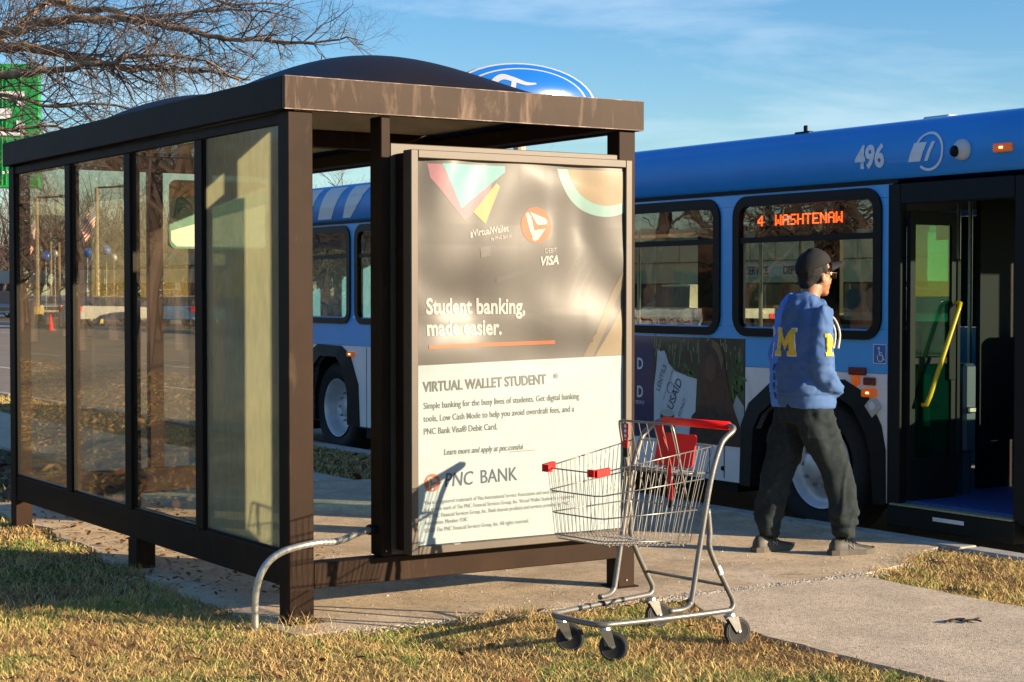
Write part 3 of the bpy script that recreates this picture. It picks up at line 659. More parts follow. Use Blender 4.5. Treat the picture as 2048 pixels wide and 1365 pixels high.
for o_, i_ in ((arch_out, arch_in), (rear_out, rear_in)):
    mb = MB(); k = len(o_)
    for j in range(k - 1):
        (a, b), (c, d) = o_[j], o_[j + 1]; (e, f), (g_, h) = i_[j], i_[j + 1]
        mb.add([(B - .012, a, b), (B - .012, c, d), (B - .030, g_, h), (B - .030, e, f), (B + .02, a, b), (B + .02, c, d), (B + .30, g_, h), (B + .30, e, f)], [(0, 1, 2, 3), (0, 4, 5, 1), (3, 2, 6, 7)])
    smooth_angle(mb.build('wheel_arch', M['dark'], bus), 50)
# belt, pillars and top strip; window openings
wins = [(1.17, 2.68), (2.83, 4.34), (4.49, 6.0), (6.15, 7.55), (7.68, 8.62), (8.72, 10.3), (10.45, 11.7)]
ZB, ZT = 1.213, 2.222
MB().box(B, B + .05, 1.075, YR, .994, ZB + .07).build('belt_panel', M['bus_blue'], bus)
MB().box(B, B + .05, 1.075, YR, ZT - .07, 2.262).build('cant_panel', M['bus_blue'], bus)
edges = [1.075] + [q for a, b in wins for q in (a + .07, b - .07)] + [YR]
for i in range(0, len(edges), 2): MB().box(B, B + .05, edges[i], edges[i + 1], ZB + .073, ZT - .073).build('window_pillar', M['bus_blue'], bus)
MB().box(B - .006, B + .03, 1.03, YR, 2.238, 2.268).build('cove_shadow_strip', M['dark'], bus)  # black strip painted in as the shadow line below the overhanging roof cove
for (a, b) in wins:
    fr = ring(MB(), rrect(a, b, ZB, ZT, .15, 8), rrect(a + .072, b - .072, ZB + .06, ZT - .075, .075, 8), F0(-.018), F0(.03)).build('window', M['gasket'], bus)
    MB().box(B - .010, B + .02, a + .07, b - .07, 1.885, 1.925).build('window_bar', M['gasket'], fr)
    MB().box(B + .004, B + .009, a + .06, b - .06, ZB + .05, ZT - .06).build('pane', M['bus_glass'], fr)
# roof shell
prof = [(0.0, 2.268), (-.022, 2.29), (-.030, 2.42), (-.018, 2.52), (.012, 2.585), (.05, 2.622), (.12, 2.648), (.40, 2.69), (BW / 2, 2.71)]
prof = prof + [(BW - x, z) for x, z in prof[-2::-1]]
ys_ = [YN + .02, YN + .10, YN + .3] + [0.5 + .9 * i for i in range(12)] + [YR - .1, YR]
sc_ = [.96, .985, 1.0] + [1] * 12 + [.99, .96]
mb = MB()
for y, s_ in zip(ys_, sc_):
    for x, z in prof: mb.v.append((B + BW / 2 + (x - BW / 2) * s_, y, 2.268 + (z - 2.268) * (s_ - (.06 if s_ < .97 else 0))))
k = len(prof)
mb.f += [(i * k + j, i * k + j + 1, (i + 1) * k + j + 1, (i + 1) * k + j) for i in range(len(ys_) - 1) for j in range(k - 1)] + [tuple(range(k)), tuple((len(ys_) - 1) * k + j for j in range(k))]
smooth_angle(mb.build('roof', M['bus_roof'], bus), 60)
def cove(z):
    for (x0, z0), (x1, z1) in zip(prof, prof[1:]):
        if z0 <= z <= z1: return B + x0 + (x1 - x0) * (z - z0) / (z1 - z0)
    return B
def covedecal(poly, m, name='stripe'):
    bm = bmesh.new(); vs_ = [bm.verts.new((p[0], p[1], 0)) for p in poly]; bm.faces.new(vs_); bm.normal_update(); bmesh.ops.triangulate(bm, faces=bm.faces[:], quad_method='FIXED', ngon_method='EAR_CLIP')
    for _ in range(5):
        le = [e for e in bm.edges if e.calc_length() > .06]
        if not le: break
        bmesh.ops.subdivide_edges(bm, edges=le, cuts=1); bmesh.ops.triangulate(bm, faces=bm.faces[:], quad_method='FIXED', ngon_method='EAR_CLIP')
    bm.verts.index_update(); b = MB(); b.add([(cove(v.co.y) - .004, v.co.x, v.co.y) for v in bm.verts], [[v.index for v in q.verts] for q in bm.faces]); bm.free()
    return b.build(name, m, bus)
covedecal([(9.24, 2.62), (8.85, 2.62), (9.11, 2.295), (9.42, 2.295)], M['bus_decal']); covedecal([(8.68, 2.62), (8.30, 2.62), (8.50, 2.42), (8.68, 2.295), (8.85, 2.295)], M['bus_decal']); covedecal([(9.75, 2.62), (9.40, 2.62), (9.62, 2.295), (9.9, 2.295)], M['bus_decal'])
# number and round logo on the roof band
text('496', .205, lambda a, b: (cove(2.355 + b) - .005, 1.392 - a, 2.355 + b), M['bus_decal'], bus, 'fleet_number', bold=.008, squeeze=.86)
cy, cz, cr_ = .735, 2.425, .125
mb = MB(); ang = [R(-128 + 300 * i / 40) for i in range(41)]
O_ = [(cy - cr_ * math.cos(q), cz + cr_ * math.sin(q)) for q in ang]; I_ = [(cy - (cr_ - .017) * math.cos(q), cz + (cr_ - .017) * math.sin(q)) for q in ang]
mb.add([(cove(z) - .005, y, z) for y, z in O_ + I_], [(i, i + 1, i + 42, i + 41) for i in range(40)]); mb.build('logo', M['bus_decal'], bus)
covedecal([(.915, 2.365), (.865, 2.485), (.755, 2.485), (.81, 2.365)], M['bus_decal'], 'logo'); covedecal([(.775, 2.365), (.715, 2.485), (.685, 2.485), (.745, 2.365)], M['bus_decal'], 'logo')
# dome camera, marker lamps
cmr = MB().lathe([(0, -.030), (.045, -.026), (.062, -.01), (.066, .01), (.066, .03)], (B - .035, .455, 2.415), (-1, 0, 0), 20)
cmr.v = [(2 * (B - .035) - x, y, z) if False else (x, y, z) for x, y, z in cmr.v]
c1 = MB().ellipsoid((B - .035, .45, 2.415), .045, .068, .068).build('camera_housing', mat('camera_white', (.6, .6, .58), .4), bus, smooth=True)
MB().ellipsoid((B - .075, .475, 2.405), .028, .036, .036).build('camera_lens', M['gasket'], c1, smooth=True)
def lamp(y, z, w, h, m='amber', glow=True, x=0, name='marker_lamp'):
    o = MB().box(B - .026 + x, B + .01 + x, y - w / 2, y + w / 2, z - h / 2, z + h / 2, .007).build(name, M[m], bus)
    if glow: MB().box(B - .030 + x, B - .025 + x, y - .012, y - .004, z - .005, z + .005).box(B - .030 + x, B - .025 + x, y + .004, y + .012, z - .005, z + .005).build('led', M['led_glow'], o)
lamp(.123, 2.405, .14, .052, x=-.028); lamp(1.278, .862, .13, .058); lamp(8.71, .905, .14, .05)
# warning lenses, kneeling sign, corner lamp, wheelchair plate
k_ = lamp(1.39, 1.002, .155, .052, 'redlens', False, name='sign_plate'); lamp(1.275, .938, .10, .052, 'redlens', False, name='sign_plate')
M['dimred'] = mat('dim_red_print', (.30, .05, .03), .5)
text('KNEELING', .034, lambda a, b: (B - .028, 1.458 - a, .990 + b), M['dimred'], bus, 'lettering', squeeze=.85); text('RAMP', .034, lambda a, b: (B - .028, 1.318 - a, .927 + b), M['dimred'], bus, 'lettering', squeeze=.85)
MB().lathe([(0, -.022), (.030, -.020), (.038, -.01), (.038, .0), (.044, .0)], (B, 1.41, .942), (1, 0, 0), 20).build('marker_lamp', M['amber'], bus, smooth=False)
cl_ = MB().prism([(1.31, .775), (1.235, .85), (1.165, .775), (1.24, .70)], lambda a, b: (B - .02, a, b), lambda a, b: (B + .0, a, b)).build('kerb_lamp', mat('kerb_lamp_clear', (.55, .55, .50), .2), bus)
MB().ellipsoid((B - .022, 1.24, .775), .008, .03, .03).build('bulb', M['white'], cl_, smooth=True)
wp = MB().box(B - .003, B, 1.125, 1.247, 1.057, 1.188).build('wheelchair_sign', mat('sign_blue', (.045, .17, .47), .5), bus)
mb = MB(); ring(mb, rrect(1.125, 1.247, 1.057, 1.188, .004, 2), rrect(1.131, 1.241, 1.063, 1.182, .003, 2), F0(-.005), F0(-.0035))
S3 = lambda y, z: (B - .0045, y, z)
mb.tube([S3(1.192, 1.145), S3(1.188, 1.115), S3(1.162, 1.113), S3(1.150, 1.083), S3(1.143, 1.086)], .0042, 5); mb.tube([S3(*q) for q in arc(1.182, 1.098, .026, 130, 400, 16)], .0032, 5); mb.tube([S3(1.19, 1.130), S3(1.168, 1.130)], .0035, 5)
mb.lathe([(0, -.004), (.009, -.004), (.009, 0)], S3(1.193, 1.16), (1, 0, 0), 10); mb.build('symbol', M['white'], wp)
MB().lathe([(0, -.006), (.018, -.006), (.018, 0)], (B, 2.80, .232), (1, 0, 0), 12).build('fuel_cap', M['dark'], bus)
# wheels
def wheel(y, dish):
    c = (B + .10, y, .33); t = MB().lathe([(.30, .02), (.33, -.01), (.40, -.025), (.455, -.015), (.478, .02), (.482, .06), (.482, .24), (.45, .28), (.30, .28)], c, (1, 0, 0), 40).build('wheel', M['tyre'], bus, smooth=True)
    if dish: pr = [(.305, -.012), (.292, -.004), (.275, .03), (.262, .10), (.24, .14), (.20, .155), (.12, .16), (.105, .10), (.10, .08), (.0, .08)]
    else: pr = [(.305, -.012), (.292, -.006), (.275, .015), (.25, .035), (.215, .03), (.17, -.01), (.12, -.02), (.10, -.06), (.085, -.075), (0, -.078)]
    MB().lathe(pr, c, (1, 0, 0), 40).build('rim', M['rim'], t, smooth=True)
    for i in range(10):
        q = 2 * math.pi * i / 10; h = .13 if dish else .0; rr_ = .15 if dish else .145
        mb = MB().lathe([(0, h - .05), (.014, h - .05), (.016, h)], (c[0], c[1] + rr_ * math.cos(q), c[2] + rr_ * math.sin(q)), (1, 0, 0), 6); mb.build('wheel_nut', M['steel'], t)
wheel(1.86, False); wheel(9.2, True)
for y in (1.86, 9.2): MB().lathe([(.30, .0), (.46, -.0), (.482, .04), (.482, .24), (.3, .27)], (B + BW - .36, y, .33), (1, 0, 0), 24).build('wheel', M['tyre'], bus)
# underbody, far side, ends, ceiling, floor
MB().box(B + .06, B + BW - .06, 2.7, 8.5, .06, .15).box(B + .06, B + BW - .06, 9.9, YR - .1, .06, .15).box(B + .10, B + BW - .1, YN + .2, 1.1, .03, .13).box(B + .45, B + BW - .45, 1.1, 2.7, .03, .13).box(B + .45, B + BW - .45, 8.5, 9.9, .03, .13).build('underbody', M['dark'], bus)
fl = MB().box(B + .055, B + BW - .055, YN + .06, 1.2, .14, .17).box(B + .055, B + BW - .055, 2.5, 8.65, .155, .17).box(B + .5, B + BW - .5, 8.65, 9.75, .155, .17).box(B + .055, B + BW - .055, 9.75, YR - .05, .155, .17).box(B + .5, B + BW - .5, 1.2, 2.5, .15, .17).build('floor', M['int_floor'], bus)
MB().box(B + .40, B + .44, 1.2, 2.55, .14, .95).box(B + .052, B + .44, 1.2, 2.55, .95, .98).box(B + .052, B + .44, 1.16, 1.2, .14, .98).box(B + .052, B + .44, 2.51, 2.55, .14, .95).box(B + .40, B + .44, 8.6, 9.8, .14, 1.0).box(B + .052, B + .44, 8.6, 9.8, .99, 1.02).build('wheel_box', M['int_dark'], bus)
MB().box(B + .06, B + BW - .06, YN + .1, YR - .05, 2.20, 2.23).build('ceiling', M['int_dark'], bus)
G0 = lambda t: (lambda a, b: (B + BW + t, a, b))
MB().box(B + BW - .05, B + BW, YN + .1, YR, .14, 1.25).box(B + BW - .05, B + BW, YN + .1, YR, 2.15, 2.266).build('side_panel', M['bus_blue'], bus)
fw_ = [(.1, 1.05)] + [(a, b) for a, b in wins]
pe = [YN + .1] + [q for a, b in fw_ for q in (a + .06, b - .06)] + [YR]
for i in range(0, len(pe), 2): MB().box(B + BW - .05, B + BW, pe[i], pe[i + 1], 1.253, 2.147).build('window_pillar', M['int_dark'], bus)
for (a, b) in fw_:
    wf = ring(MB(), rrect(a + .03, b - .03, 1.23, 2.18, .1, 5), rrect(a + .09, b - .09, 1.29, 2.12, .06, 5), G0(-.03), G0(.012)).build('window', M['gasket'], bus)
    MB().box(B + BW - .012, B + BW - .007, a + .06, b - .06, 1.25, 2.15).build('pane', M['bus_glass'], wf)
# rear and front
MB().box(B + .02, B + BW - .02, YR, YR + .08, .2, 2.27, .02).build('rear_panel', M['bus_blue'], bus)
MB().box(B + .06, B + BW - .06, YN - .04, YN, .12, .93, .015).build('front_panel', M['bus_white'], bus)
MB().box(B + .06, B + BW - .06, YN - .03, YN, 2.16, 2.27, .01).build('front_panel', M['bus_roof'], bus)
MB().box(B + .10, B + BW - .10, YN - .018, YN - .008, .935, 2.155).build('windscreen', M['clear_glass'], bus)
MB().box(B + .02, B + .10, YN - .03, YN + .05, .12, 2.266, .01).box(B + BW - .1, B + BW - .02, YN - .03, YN + .05, .12, 2.266, .01).box(B + 1.23, B + 1.27, YN - .03, YN, .94, 2.15).build('front_pillar', M['dark'], bus)
for x in (B + .3, B + BW - .3):
    MB().lathe([(0, -.02), (.07, -.02), (.08, 0)], (x, YN - .045, .55), (0, 1, 0), 16).build('headlight', M['white'], bus)
# front doorway
MB().box(B - .004, B + .06, 1.008, 1.118, .14, 2.236, .006).build('door_post', M['dark'], bus)
MB().box(B - .004, B + .06, -.09, .055, .12, 2.236, .006).build('door_post', M['dark'], bus)
MB().box(B - .006, B + .08, .058, 1.005, 2.10, 2.236, .006).build('door_header', M['dark'], bus)
MB().box(B + .0, B + .05, YN + .05, -.093, .14, 2.262).build('side_panel', M['bus_blue'], bus)
MB().box(B - .002, B + .004, .028, .036, .35, 2.05).build('door_seal', mat('seal_pale', (.4, .42, .38), .5), bus)
st = MB().box(B - .03, B + .10, .02, 1.09, .005, .138, .006).build('step', M['dark'], bus)
MB().box(B - .032, B + .12, .04, 1.07, .140, .152, .003).build('step_nosing', mat('worn_nosing', (.30, .31, .17), .6, var=.4, vscale=40), st)
MB().box(B - .034, B - .031, .42, .68, .075, .10).build('reflector', M['bus_decal'], st)
# folded door leaf standing into the bus
dl = MB(); DY = .965
for q in ((B + .05, B + .095, DY, DY + .035, .17, 2.06), (B + .43, B + .475, DY, DY + .035, .17, 2.06), (B + .095, B + .43, DY, DY + .035, 1.97, 2.06), (B + .095, B + .43, DY, DY + .035, .17, .44), (B + .095, B + .43, DY + .002, DY + .033, 1.06, 1.10)): dl.box(*q)
dl = dl.build('door', M['dark'], bus)
MB().box(B + .095, B + .43, DY + .012, DY + .018, .44, 1.97).build('pane', M['door_glass'], dl)
MB().tube([(B + .135, DY - .03, .795), (B + .135, DY - .065, .80), (B + .16, DY - .07, .85), (B + .42, DY - .07, 1.42), (B + .44, DY - .065, 1.455), (B + .44, DY - .02, 1.46)], .0155, 10).build('handrail', M['yellow'], dl, smooth=True)
MB().box(B + .475, B + .50, DY - .01, DY + .04, .45, 1.75).build('door_edge', M['int_dark'], dl)
MB().box(B + .40, B + .46, DY - .012, DY - .002, .95, 1.45, .008).build('cover_plate', M['int_dark'], dl)
d2 = MB()
for q in ((B + .05, B + .09, .06, .09, .17, 2.06), (B + .40, B + .44, .06, .09, .17, 2.06), (B + .09, B + .40, .06, .09, 1.97, 2.06), (B + .09, B + .40, .06, .09, .17, .44)): d2.box(*q)
d2 = d2.build('door', M['dark'], bus); MB().box(B + .09, B + .40, .072, .078, .44, 1.97).build('pane', M['door_glass'], d2)
# interior: partition, farebox, seats, poles
MB().box(B + .98, B + BW - .3, 1.22, 1.26, .17, 2.18).build('partition', mat('partition_black', (.006, .006, .007), .6, spec=.2), bus)
MB().box(B + 1.0, B + BW - .35, -.42, -.2, .17, 1.05, .03).build('dashboard', M['int_dark'], bus)
fb = MB().box(B + .62, B + .74, 1.02, 1.18, .45, 1.05, .02).box(B + .65, B + .71, 1.06, 1.14, .17, .45).build('farebox', mat('farebox_blue', (.025, .055, .085), .5), bus)
MB().box(B + .63, B + .70, .99, 1.02, .72, .76, .008).build('coin_slot', M['steel'], fb)
MB().box(B + 1.25, B + 1.55, .5, .9, .17, .6, .03).box(B + 1.25, B + 1.6, .85, .97, .6, 1.3, .03).build('driver_seat', M['seat'], bus)
for y in (2.75, 3.5, 4.25, 5.0, 5.75, 6.5, 7.25, 8.0):
    for x in (B + .12, B + BW - 1.0):
        sd_ = MB().box(x, x + .88, y, y + .42, .52, .60, .02).box(x, x + .88, y + .40, y + .47, .60, 1.22, .03).build('seat', M['seat'], bus)
for (x, y) in ((B + 1.02, 1.35), (B + .62, 2.65), (B + 1.05, 3.6), (B + .95, 5.1), (B + 1.6, 2.0)): MB().tube([(x, y, .17), (x, y, 2.2)], .016, 8).build('stanchion', M['steel'], bus)
# roof hatch, antenna
MB().box(B + .45, B + .90, 1.02, 1.28, 2.66, 2.712, .02).build('roof_hatch', mat('hatch_white', (.6, .6, .57), .5), bus)
an = MB().box(B + .12, B + .17, 2.02, 2.17, 2.645, 2.662, .005).build('antenna', M['dark'], bus)
MB().box(B + .135, B + .155, 2.06, 2.095, 2.66, 2.705, .006).build('fin', M['dark'], an)
# side advert on the bus
ad = MB().box(B - .003, B, 2.55, 5.55, .40, 1.192).build('side_advert', mat('advert_navy', (.012, .028, .11), .3, coat=.4), bus, label='navy advert with a photo of relief sacks and a child')
A = lambda t: (lambda a, b: (B - t, a, b))
def adshape(poly, col, t, name='printed_shape', rough=.35, **kw):
    return MB().flat(poly, A(t)).build(name, mat('advert_print', col, rough, coat=.4, **kw), ad)
adshape([(3.64, .402), (2.553, .402), (2.553, 1.19), (3.64, 1.19)], (.018, .035, .014), .0042, var=.6, vscale=9)
rr2 = random.Random(5)
mbx = MB()
for _ in range(60):
    y = rr2.uniform(2.6, 3.62); z = rr2.uniform(.95, 1.12); h = rr2.uniform(.03, .12); l_ = rr2.uniform(-.02, .02); mbx.flat([(y, z), (y + .008, z), (y + .008 + l_, z + h), (y + l_, z + h)], A(.0046))
mbx.build('printed_reeds', mat('advert_reeds', (.30, .28, .16), .35), ad)
mbx = MB()
for _ in range(34):
    y = rr2.choice([rr2.uniform(3.15, 3.45), rr2.uniform(2.56, 2.68)]); z = rr2.uniform(.72, 1.05); s_ = rr2.uniform(.025, .06); q = rr2.uniform(0, 3)
    mbx.flat([(y + s_ * math.cos(q), z + s_ * math.sin(q)), (y - .3 * s_ * math.sin(q), z + .3 * s_ * math.cos(q)), (y - s_ * math.cos(q), z - s_ * math.sin(q)), (y + .3 * s_ * math.sin(q), z - .3 * s_ * math.cos(q))], A(.005))
mbx.build('printed_leaves', mat('advert_leaves', (.04, .17, .03), .35, var=.5, vscale=12), ad)
sack = (.52, .62, .66)
adshape([(3.63, .48), (3.63, .80), (3.60, .95), (3.585, 1.09), (3.55, 1.075), (3.50, 1.085), (3.44, .98), (3.36, .93), (3.22, .90), (3.19, .40), (3.60, .402)], sack, .0054, var=.12, vscale=5)
adshape([(3.42, .42), (3.40, .92), (3.10, .88), (3.12, .60), (3.16, .402), (3.40, .402)], (.60, .70, .74), .0058, var=.1, vscale=6)
adshape([(2.75, .402), (2.72, .62), (2.64, .78), (2.556, .70), (2.556, .402)], (.36, .42, .44), .0054)
adshape([(3.56, .402), (3.545, .60), (3.375, .60), (3.365, .402)], (.05, .03, .028), .0064); adshape(arc(3.46, .60, .088, 0, 360, 20)[:-1] and [(3.46 + .088 * math.cos(R(q)), .605 + .028 * math.sin(R(q))) for q in range(0, 360, 20)], (.45, .52, .52), .0068)
adshape([(3.20, .402), (3.02, .402), (2.58, .402), (2.58, .52), (2.66, .66), (2.74, .86), (2.80, 1.12), (2.86, 1.175), (2.95, 1.185), (3.02, 1.13), (3.06, .98), (3.05, .80), (3.08, .66), (3.16, .60)], (.035, .018, .014), .0074, var=.7, vscale=16)
adshape([(2.94 + .062 * math.cos(R(q)), .97 + .10 * math.sin(R(q))) for q in range(0, 360, 24)], (.10, .042, .032), .0078)
adshape([(2.92, 1.18), (2.84, 1.15), (2.79, 1.03), (2.81, .96), (2.85, 1.07), (2.92, 1.13)], (.16, .11, .05), .0079)
M['ad_ink'] = mat('advert_ink', (.06, .08, .11), .5)
def adtext(s, y, z, size, rot, m, t=.0085, bold=0, sq=.9):
    c_, s_ = math.cos(R(rot)), math.sin(R(rot))
    text(s, size, lambda a, b: (B - t, y - (a * c_ - b * s_), z + a * s_ + b * c_), m, ad, bold=bold, squeeze=sq)
adtext('LENTILS', 3.56, .76, .07, 66, M['ad_ink']); adtext('USAID', 3.40, .62, .105, 62, M['ad_ink'], bold=.001); adtext('EXTRACT', 3.30, .58, .045, 62, M['ad_ink'], sq=.8); adtext('NOT TO BE SOLD OR EXCHANGED', 3.50, .70, .022, 64, M['ad_ink'])
mb = MB(); mb.tube([(B - .0085, y, z) for y, z in arc(3.42, .80, .042, 0, 350, 20)], .002, 4); mb.build('emblem', M['ad_ink'], ad)
adtext('D', 3.855, .93, .125, 0, M['white'], .0045, .003); adtext('D', 3.855, .71, .125, 0, M['white'], .0045, .003); adtext('PEOPLE', 3.87, .655, .038, 0, M['white'], .0045)
# LED destination sign inside the first window
DOT = {'4': '00010 00110 01010 10010 11111 00010 00010', 'W': '10001 10001 10001 10101 10101 11011 10001', 'A': '01110 10001 10001 11111 10001 10001 10001', 'S': '01111 10000 10000 01110 00001 00001 11110', 'H': '10001 10001 10001 11111 10001 10001 10001',
       'T': '11111 00100 00100 00100 00100 00100 00100', 'E': '11111 10000 10000 11110 10000 10000 11111', 'N': '10001 11001 10101 10101 10011 10001 10001'}
ls = MB().box(B + .16, B + .20, 1.62, 2.64, 1.90, 2.10, .005).build('destination_sign', M['led_back'], bus)
mb = MB(); y = 2.43; pt = .0131; rw_ = .0111
def plane_x(u, v, X): d_ = at(u, v, 1) - CAM; return CAM + d_ * ((X - CAM.x) / d_.x)
L4 = plane_x(1515, 432, B + .153); LW0 = plane_x(1550, 432, B + .153)
def chars(s, y):
    for c in s:
        for r_, row in enumerate(DOT[c].split()):
            for q, bit in enumerate(row):
                if bit == '1': yy = y - q * pt; zz = L4.z - .002 - r_ * rw_; mb.box(B + .153, B + .159, yy - .0100, yy, zz - .0082, zz)
        y -= 6 * pt
    return y
chars('4', L4.y); chars('WASHTENAW', LW0.y)
mb.build('led_dots', M['led'], ls)

# ================================================================== TROLLEY
O_c = Vector((1.408, -1.139, 0)); U_c = Vector((-.995, -.098, 0)).normalized(); V_c = Vector((.098, -.995, 0)).normalized()
def C3(u, v, z): return O_c + U_c * u + V_c * v + Vector((0, 0, z))
ct = thing('shopping_trolley', 'grey wire shopping trolley with red handle parked on the grass before the shelter', 'shopping trolley', tuple(O_c))
def ctube(name, P, r, m='cart_metal', n=10, sp_=True, parent=None):
    P = [C3(*q) for q in P]
    return MB().tube(spline(P, 4) if sp_ else P, r, n).build(name, M[m], parent or ct, smooth=True)
# base frame: U shape, then rear legs leaning forward
ctube('base_frame', [(.137, -.25, .60), (.125, -.25, .50), (.121, -.25, .42), (.03, -.255, .26), (-.012, -.255, .19), (.0, -.255, .157), (.05, -.25, .152), (.35, -.215, .15), (.60, -.175, .15), (.645, -.160, .15), (.668, -.13, .15), (.675, -.08, .15), (.675, .08, .15), (.668, .13, .15), (.645, .160, .15), (.60, .175, .15), (.35, .215, .15), (.05, .25, .152), (.0, .255, .157), (-.012, .255, .19), (.03, .255, .26), (.121, .25, .42), (.125, .25, .50), (.137, .25, .60)], .0125)
for s in (-1, 1):
    ctube('upright', [(.335, s * .222, .180), (.27, s * .235, .182), (.235, s * .243, .20), (.222, s * .245, .235), (.181, s * .247, .44), (.12, s * .25, .72), (.065, s * .25, .86), (.03, s * .25, .90), (-.01, s * .25, .925), (-.03, s * .235, .94), (-.035, s * .20, .945)], .0125)
ctube('cross_bar', [(.028, -.25, .262), (.028, .25, .262)], .007, sp_=False)
h = MB().tube([C3(-.035, -.205, .945), C3(-.035, .205, .945)], .0185, 12).build('handle', M['red'], ct, smooth=True)
# basket: near/far sides converge forward
def side(t, h):   # t 0 rear..1 front, h 0 bottom..1 top ; returns u, halfwidth, z
    ut = .115 + (.69 - .115) * t; ub = .205 + (.655 - .205) * t
    zt = .865 - .085 * t; zb = .465 + .03 * t
    wt = .245 - .075 * t; wb = .215 - .055 * t
    return (ub + (ut - ub) * h, wb + (wt - wb) * h, zb + (zt - zb) * h)
def sp3(t, h, s): u, w2, z = side(t, h); return (u, s * w2, z)
bk = MB()
levels = (0, .33, .66, 1)
for h_ in levels:
    P = [C3(*sp3(0, h_, 1)), C3(*sp3(1, h_, 1)), C3(*sp3(1, h_, -1)), C3(*sp3(0, h_, -1))]
    r_ = .0031
    for s in (1, -1): bk.tube([C3(*sp3(0, h_, s)), C3(*sp3(.97, h_, s))], r_, 6)
    bk.tube([C3(*sp3(.97, h_, 1)), C3(*sp3(1.0, h_, .8)), C3(*sp3(1.0, h_, -.8)), C3(*sp3(.97, h_, -1))], r_, 6)
rim = bk.build('basket_rails', M['wire'], ct, smooth=True)
for s in (1, -1):
    for i in range(20):
        t = .03 + .94 * i / 19
        MB().tube([C3(*sp3(t, 1.0, s)), C3(*sp3(t, .5, s)), C3(*sp3(t, 0, s)), C3(side(t, 0)[0], s * (side(t, 0)[1] - .02), side(t, 0)[2] - .018)], .0014, 5).build('wire', M['wire'], ct)
for i in range(11):
    v = -.8 + 1.6 * i / 10
    MB().tube([C3(*sp3(1.0, 1.0, v)), C3(*sp3(1.0, 0, v))], .0014, 5).build('wire', M['wire'], ct)
for i in range(13):
    v = -.9 + 1.8 * i / 12; a = sp3(1.0, 0, v); b = sp3(.0, 0, v)
    MB().tube([C3(a[0], a[1], a[2]), C3(a[0] - .03, a[1], a[2] - .018), C3(b[0] + .01, b[1], b[2] - .018)], .0014, 5).build('wire', M['wire'], ct)
for i in range(5):
    t = .08 + .84 * i / 4; a = side(t, 0)
    MB().tube([C3(a[0], -a[1], a[2] - .02), C3(a[0], a[1], a[2] - .02)], .003, 5).build('wire', M['wire'], ct)
# red corner bumpers
for s in (1, -1):
    a = side(1, 1); P = [C3(a[0] + .008, s * (a[1] - .045), a[2] + .0), C3(a[0] + .008, s * a[1] * .99, a[2]), C3(a[0] - .055, s * (a[1] + .008), a[2] + .008)]
    b = MB()
    for p, q in ((P[0], P[1]), (P[1], P[2])):
        d = (q - p).normalized(); n_ = Vector((-d.y, d.x, 0)) * .011
        b.add([p + n_ + Vector((0, 0, -.016)), p - n_ + Vector((0, 0, -.016)), q - n_ + Vector((0, 0, -.016)), q + n_ + Vector((0, 0, -.016)), p + n_ + Vector((0, 0, .014)), p - n_ + Vector((0, 0, .014)), q - n_ + Vector((0, 0, .014)), q + n_ + Vector((0, 0, .014))], [(0, 3, 2, 1), (4, 5, 6, 7), (0, 1, 5, 4), (1, 2, 6, 5), (2, 3, 7, 6), (3, 0, 4, 7)])
    b.build('corner_bumper', M['red'], ct)
# rear gate (hinged flap), child seat and its back frame
def panel_wires(p00, p10, p01, p11, n, r, m='wire', parent=None):
    "wires from edge p00-p10 (top) to p01-p11 (bottom)"
    for i in range(n):
        t = i / (n - 1); a = Vector(p00).lerp(Vector(p10), t); b = Vector(p01).lerp(Vector(p11), t)
        MB().tube([C3(*a), C3(*b)], r, 5).build('wire', M[m], parent or ct)
panel_wires((.085, -.225, .862), (.085, .225, .862), (.195, -.20, .455), (.195, .20, .455), 12, .0017)
ctube('gate_rail', [(.085, -.235, .865), (.085, .235, .865)], .004, 'wire', 6, False); ctube('gate_rail', [(.155, -.215, .60), (.155, .215, .60)], .003, 'wire', 6, False)
cs = ctube('seat_frame', [(.20, -.17, .66), (.245, -.175, .86), (.262, -.175, .945), (.265, -.16, .960), (.266, -.10, .962), (.266, .10, .962), (.265, .145, .960), (.262, .165, .945), (.235, .17, .84), (.20, .17, .70), (.17, .17, .60)], .0052, 'wire', 8)
panel_wires((.262, -.15, .958), (.262, .15, .958), (.18, -.16, .66), (.18, .16, .66), 7, .0019)
ctube('seat_frame', [(.09, -.18, .745), (.24, -.18, .75), (.24, .18, .75), (.09, .18, .745), (.09, -.18, .745)], .006, 'cart_metal', 6, False)
panel_wires((.23, -.16, .752), (.23, .16, .752), (.1, -.16, .748), (.1, .16, .748), 9, .002)
b = MB(); b.prism(rrect(-.115, .125, .762, .905, .018, 4), lambda a, z: C3(.075 + (.905 - z) * .22, a, z), lambda a, z: C3(.081 + (.905 - z) * .22, a, z)); fp = b.build('seat_flap', M['red'], ct)
# straps
def strap(P, w2, m, name):
    P = [Vector(q) for q in P]; b = MB()
    for i in range(len(P) - 1):
        a, c = P[i], P[i + 1]; b.add([C3(a.x, a.y - w2, a.z), C3(a.x, a.y + w2, a.z), C3(c.x, c.y + w2, c.z), C3(c.x, c.y - w2, c.z), C3(a.x + .003, a.y - w2, a.z), C3(a.x + .003, a.y + w2, a.z), C3(c.x + .003, c.y + w2, c.z), C3(c.x + .003, c.y - w2, c.z)], [(0, 1, 2, 3), (7, 6, 5, 4), (0, 4, 5, 1), (1, 5, 6, 2), (2, 6, 7, 3), (3, 7, 4, 0)])
    return b.build(name, M[m], ct)
s1 = strap([(.275, .10, .955), (.27, .105, .90), (.255, .125, .83), (.25, .13, .77), (.235, .125, .68), (.235, .12, .635)], .015, 'red_strap', 'strap'); strap([(.273, .075, .957), (.268, .09, .90), (.25, .11, .82)], .010, 'red_strap', 'strap')
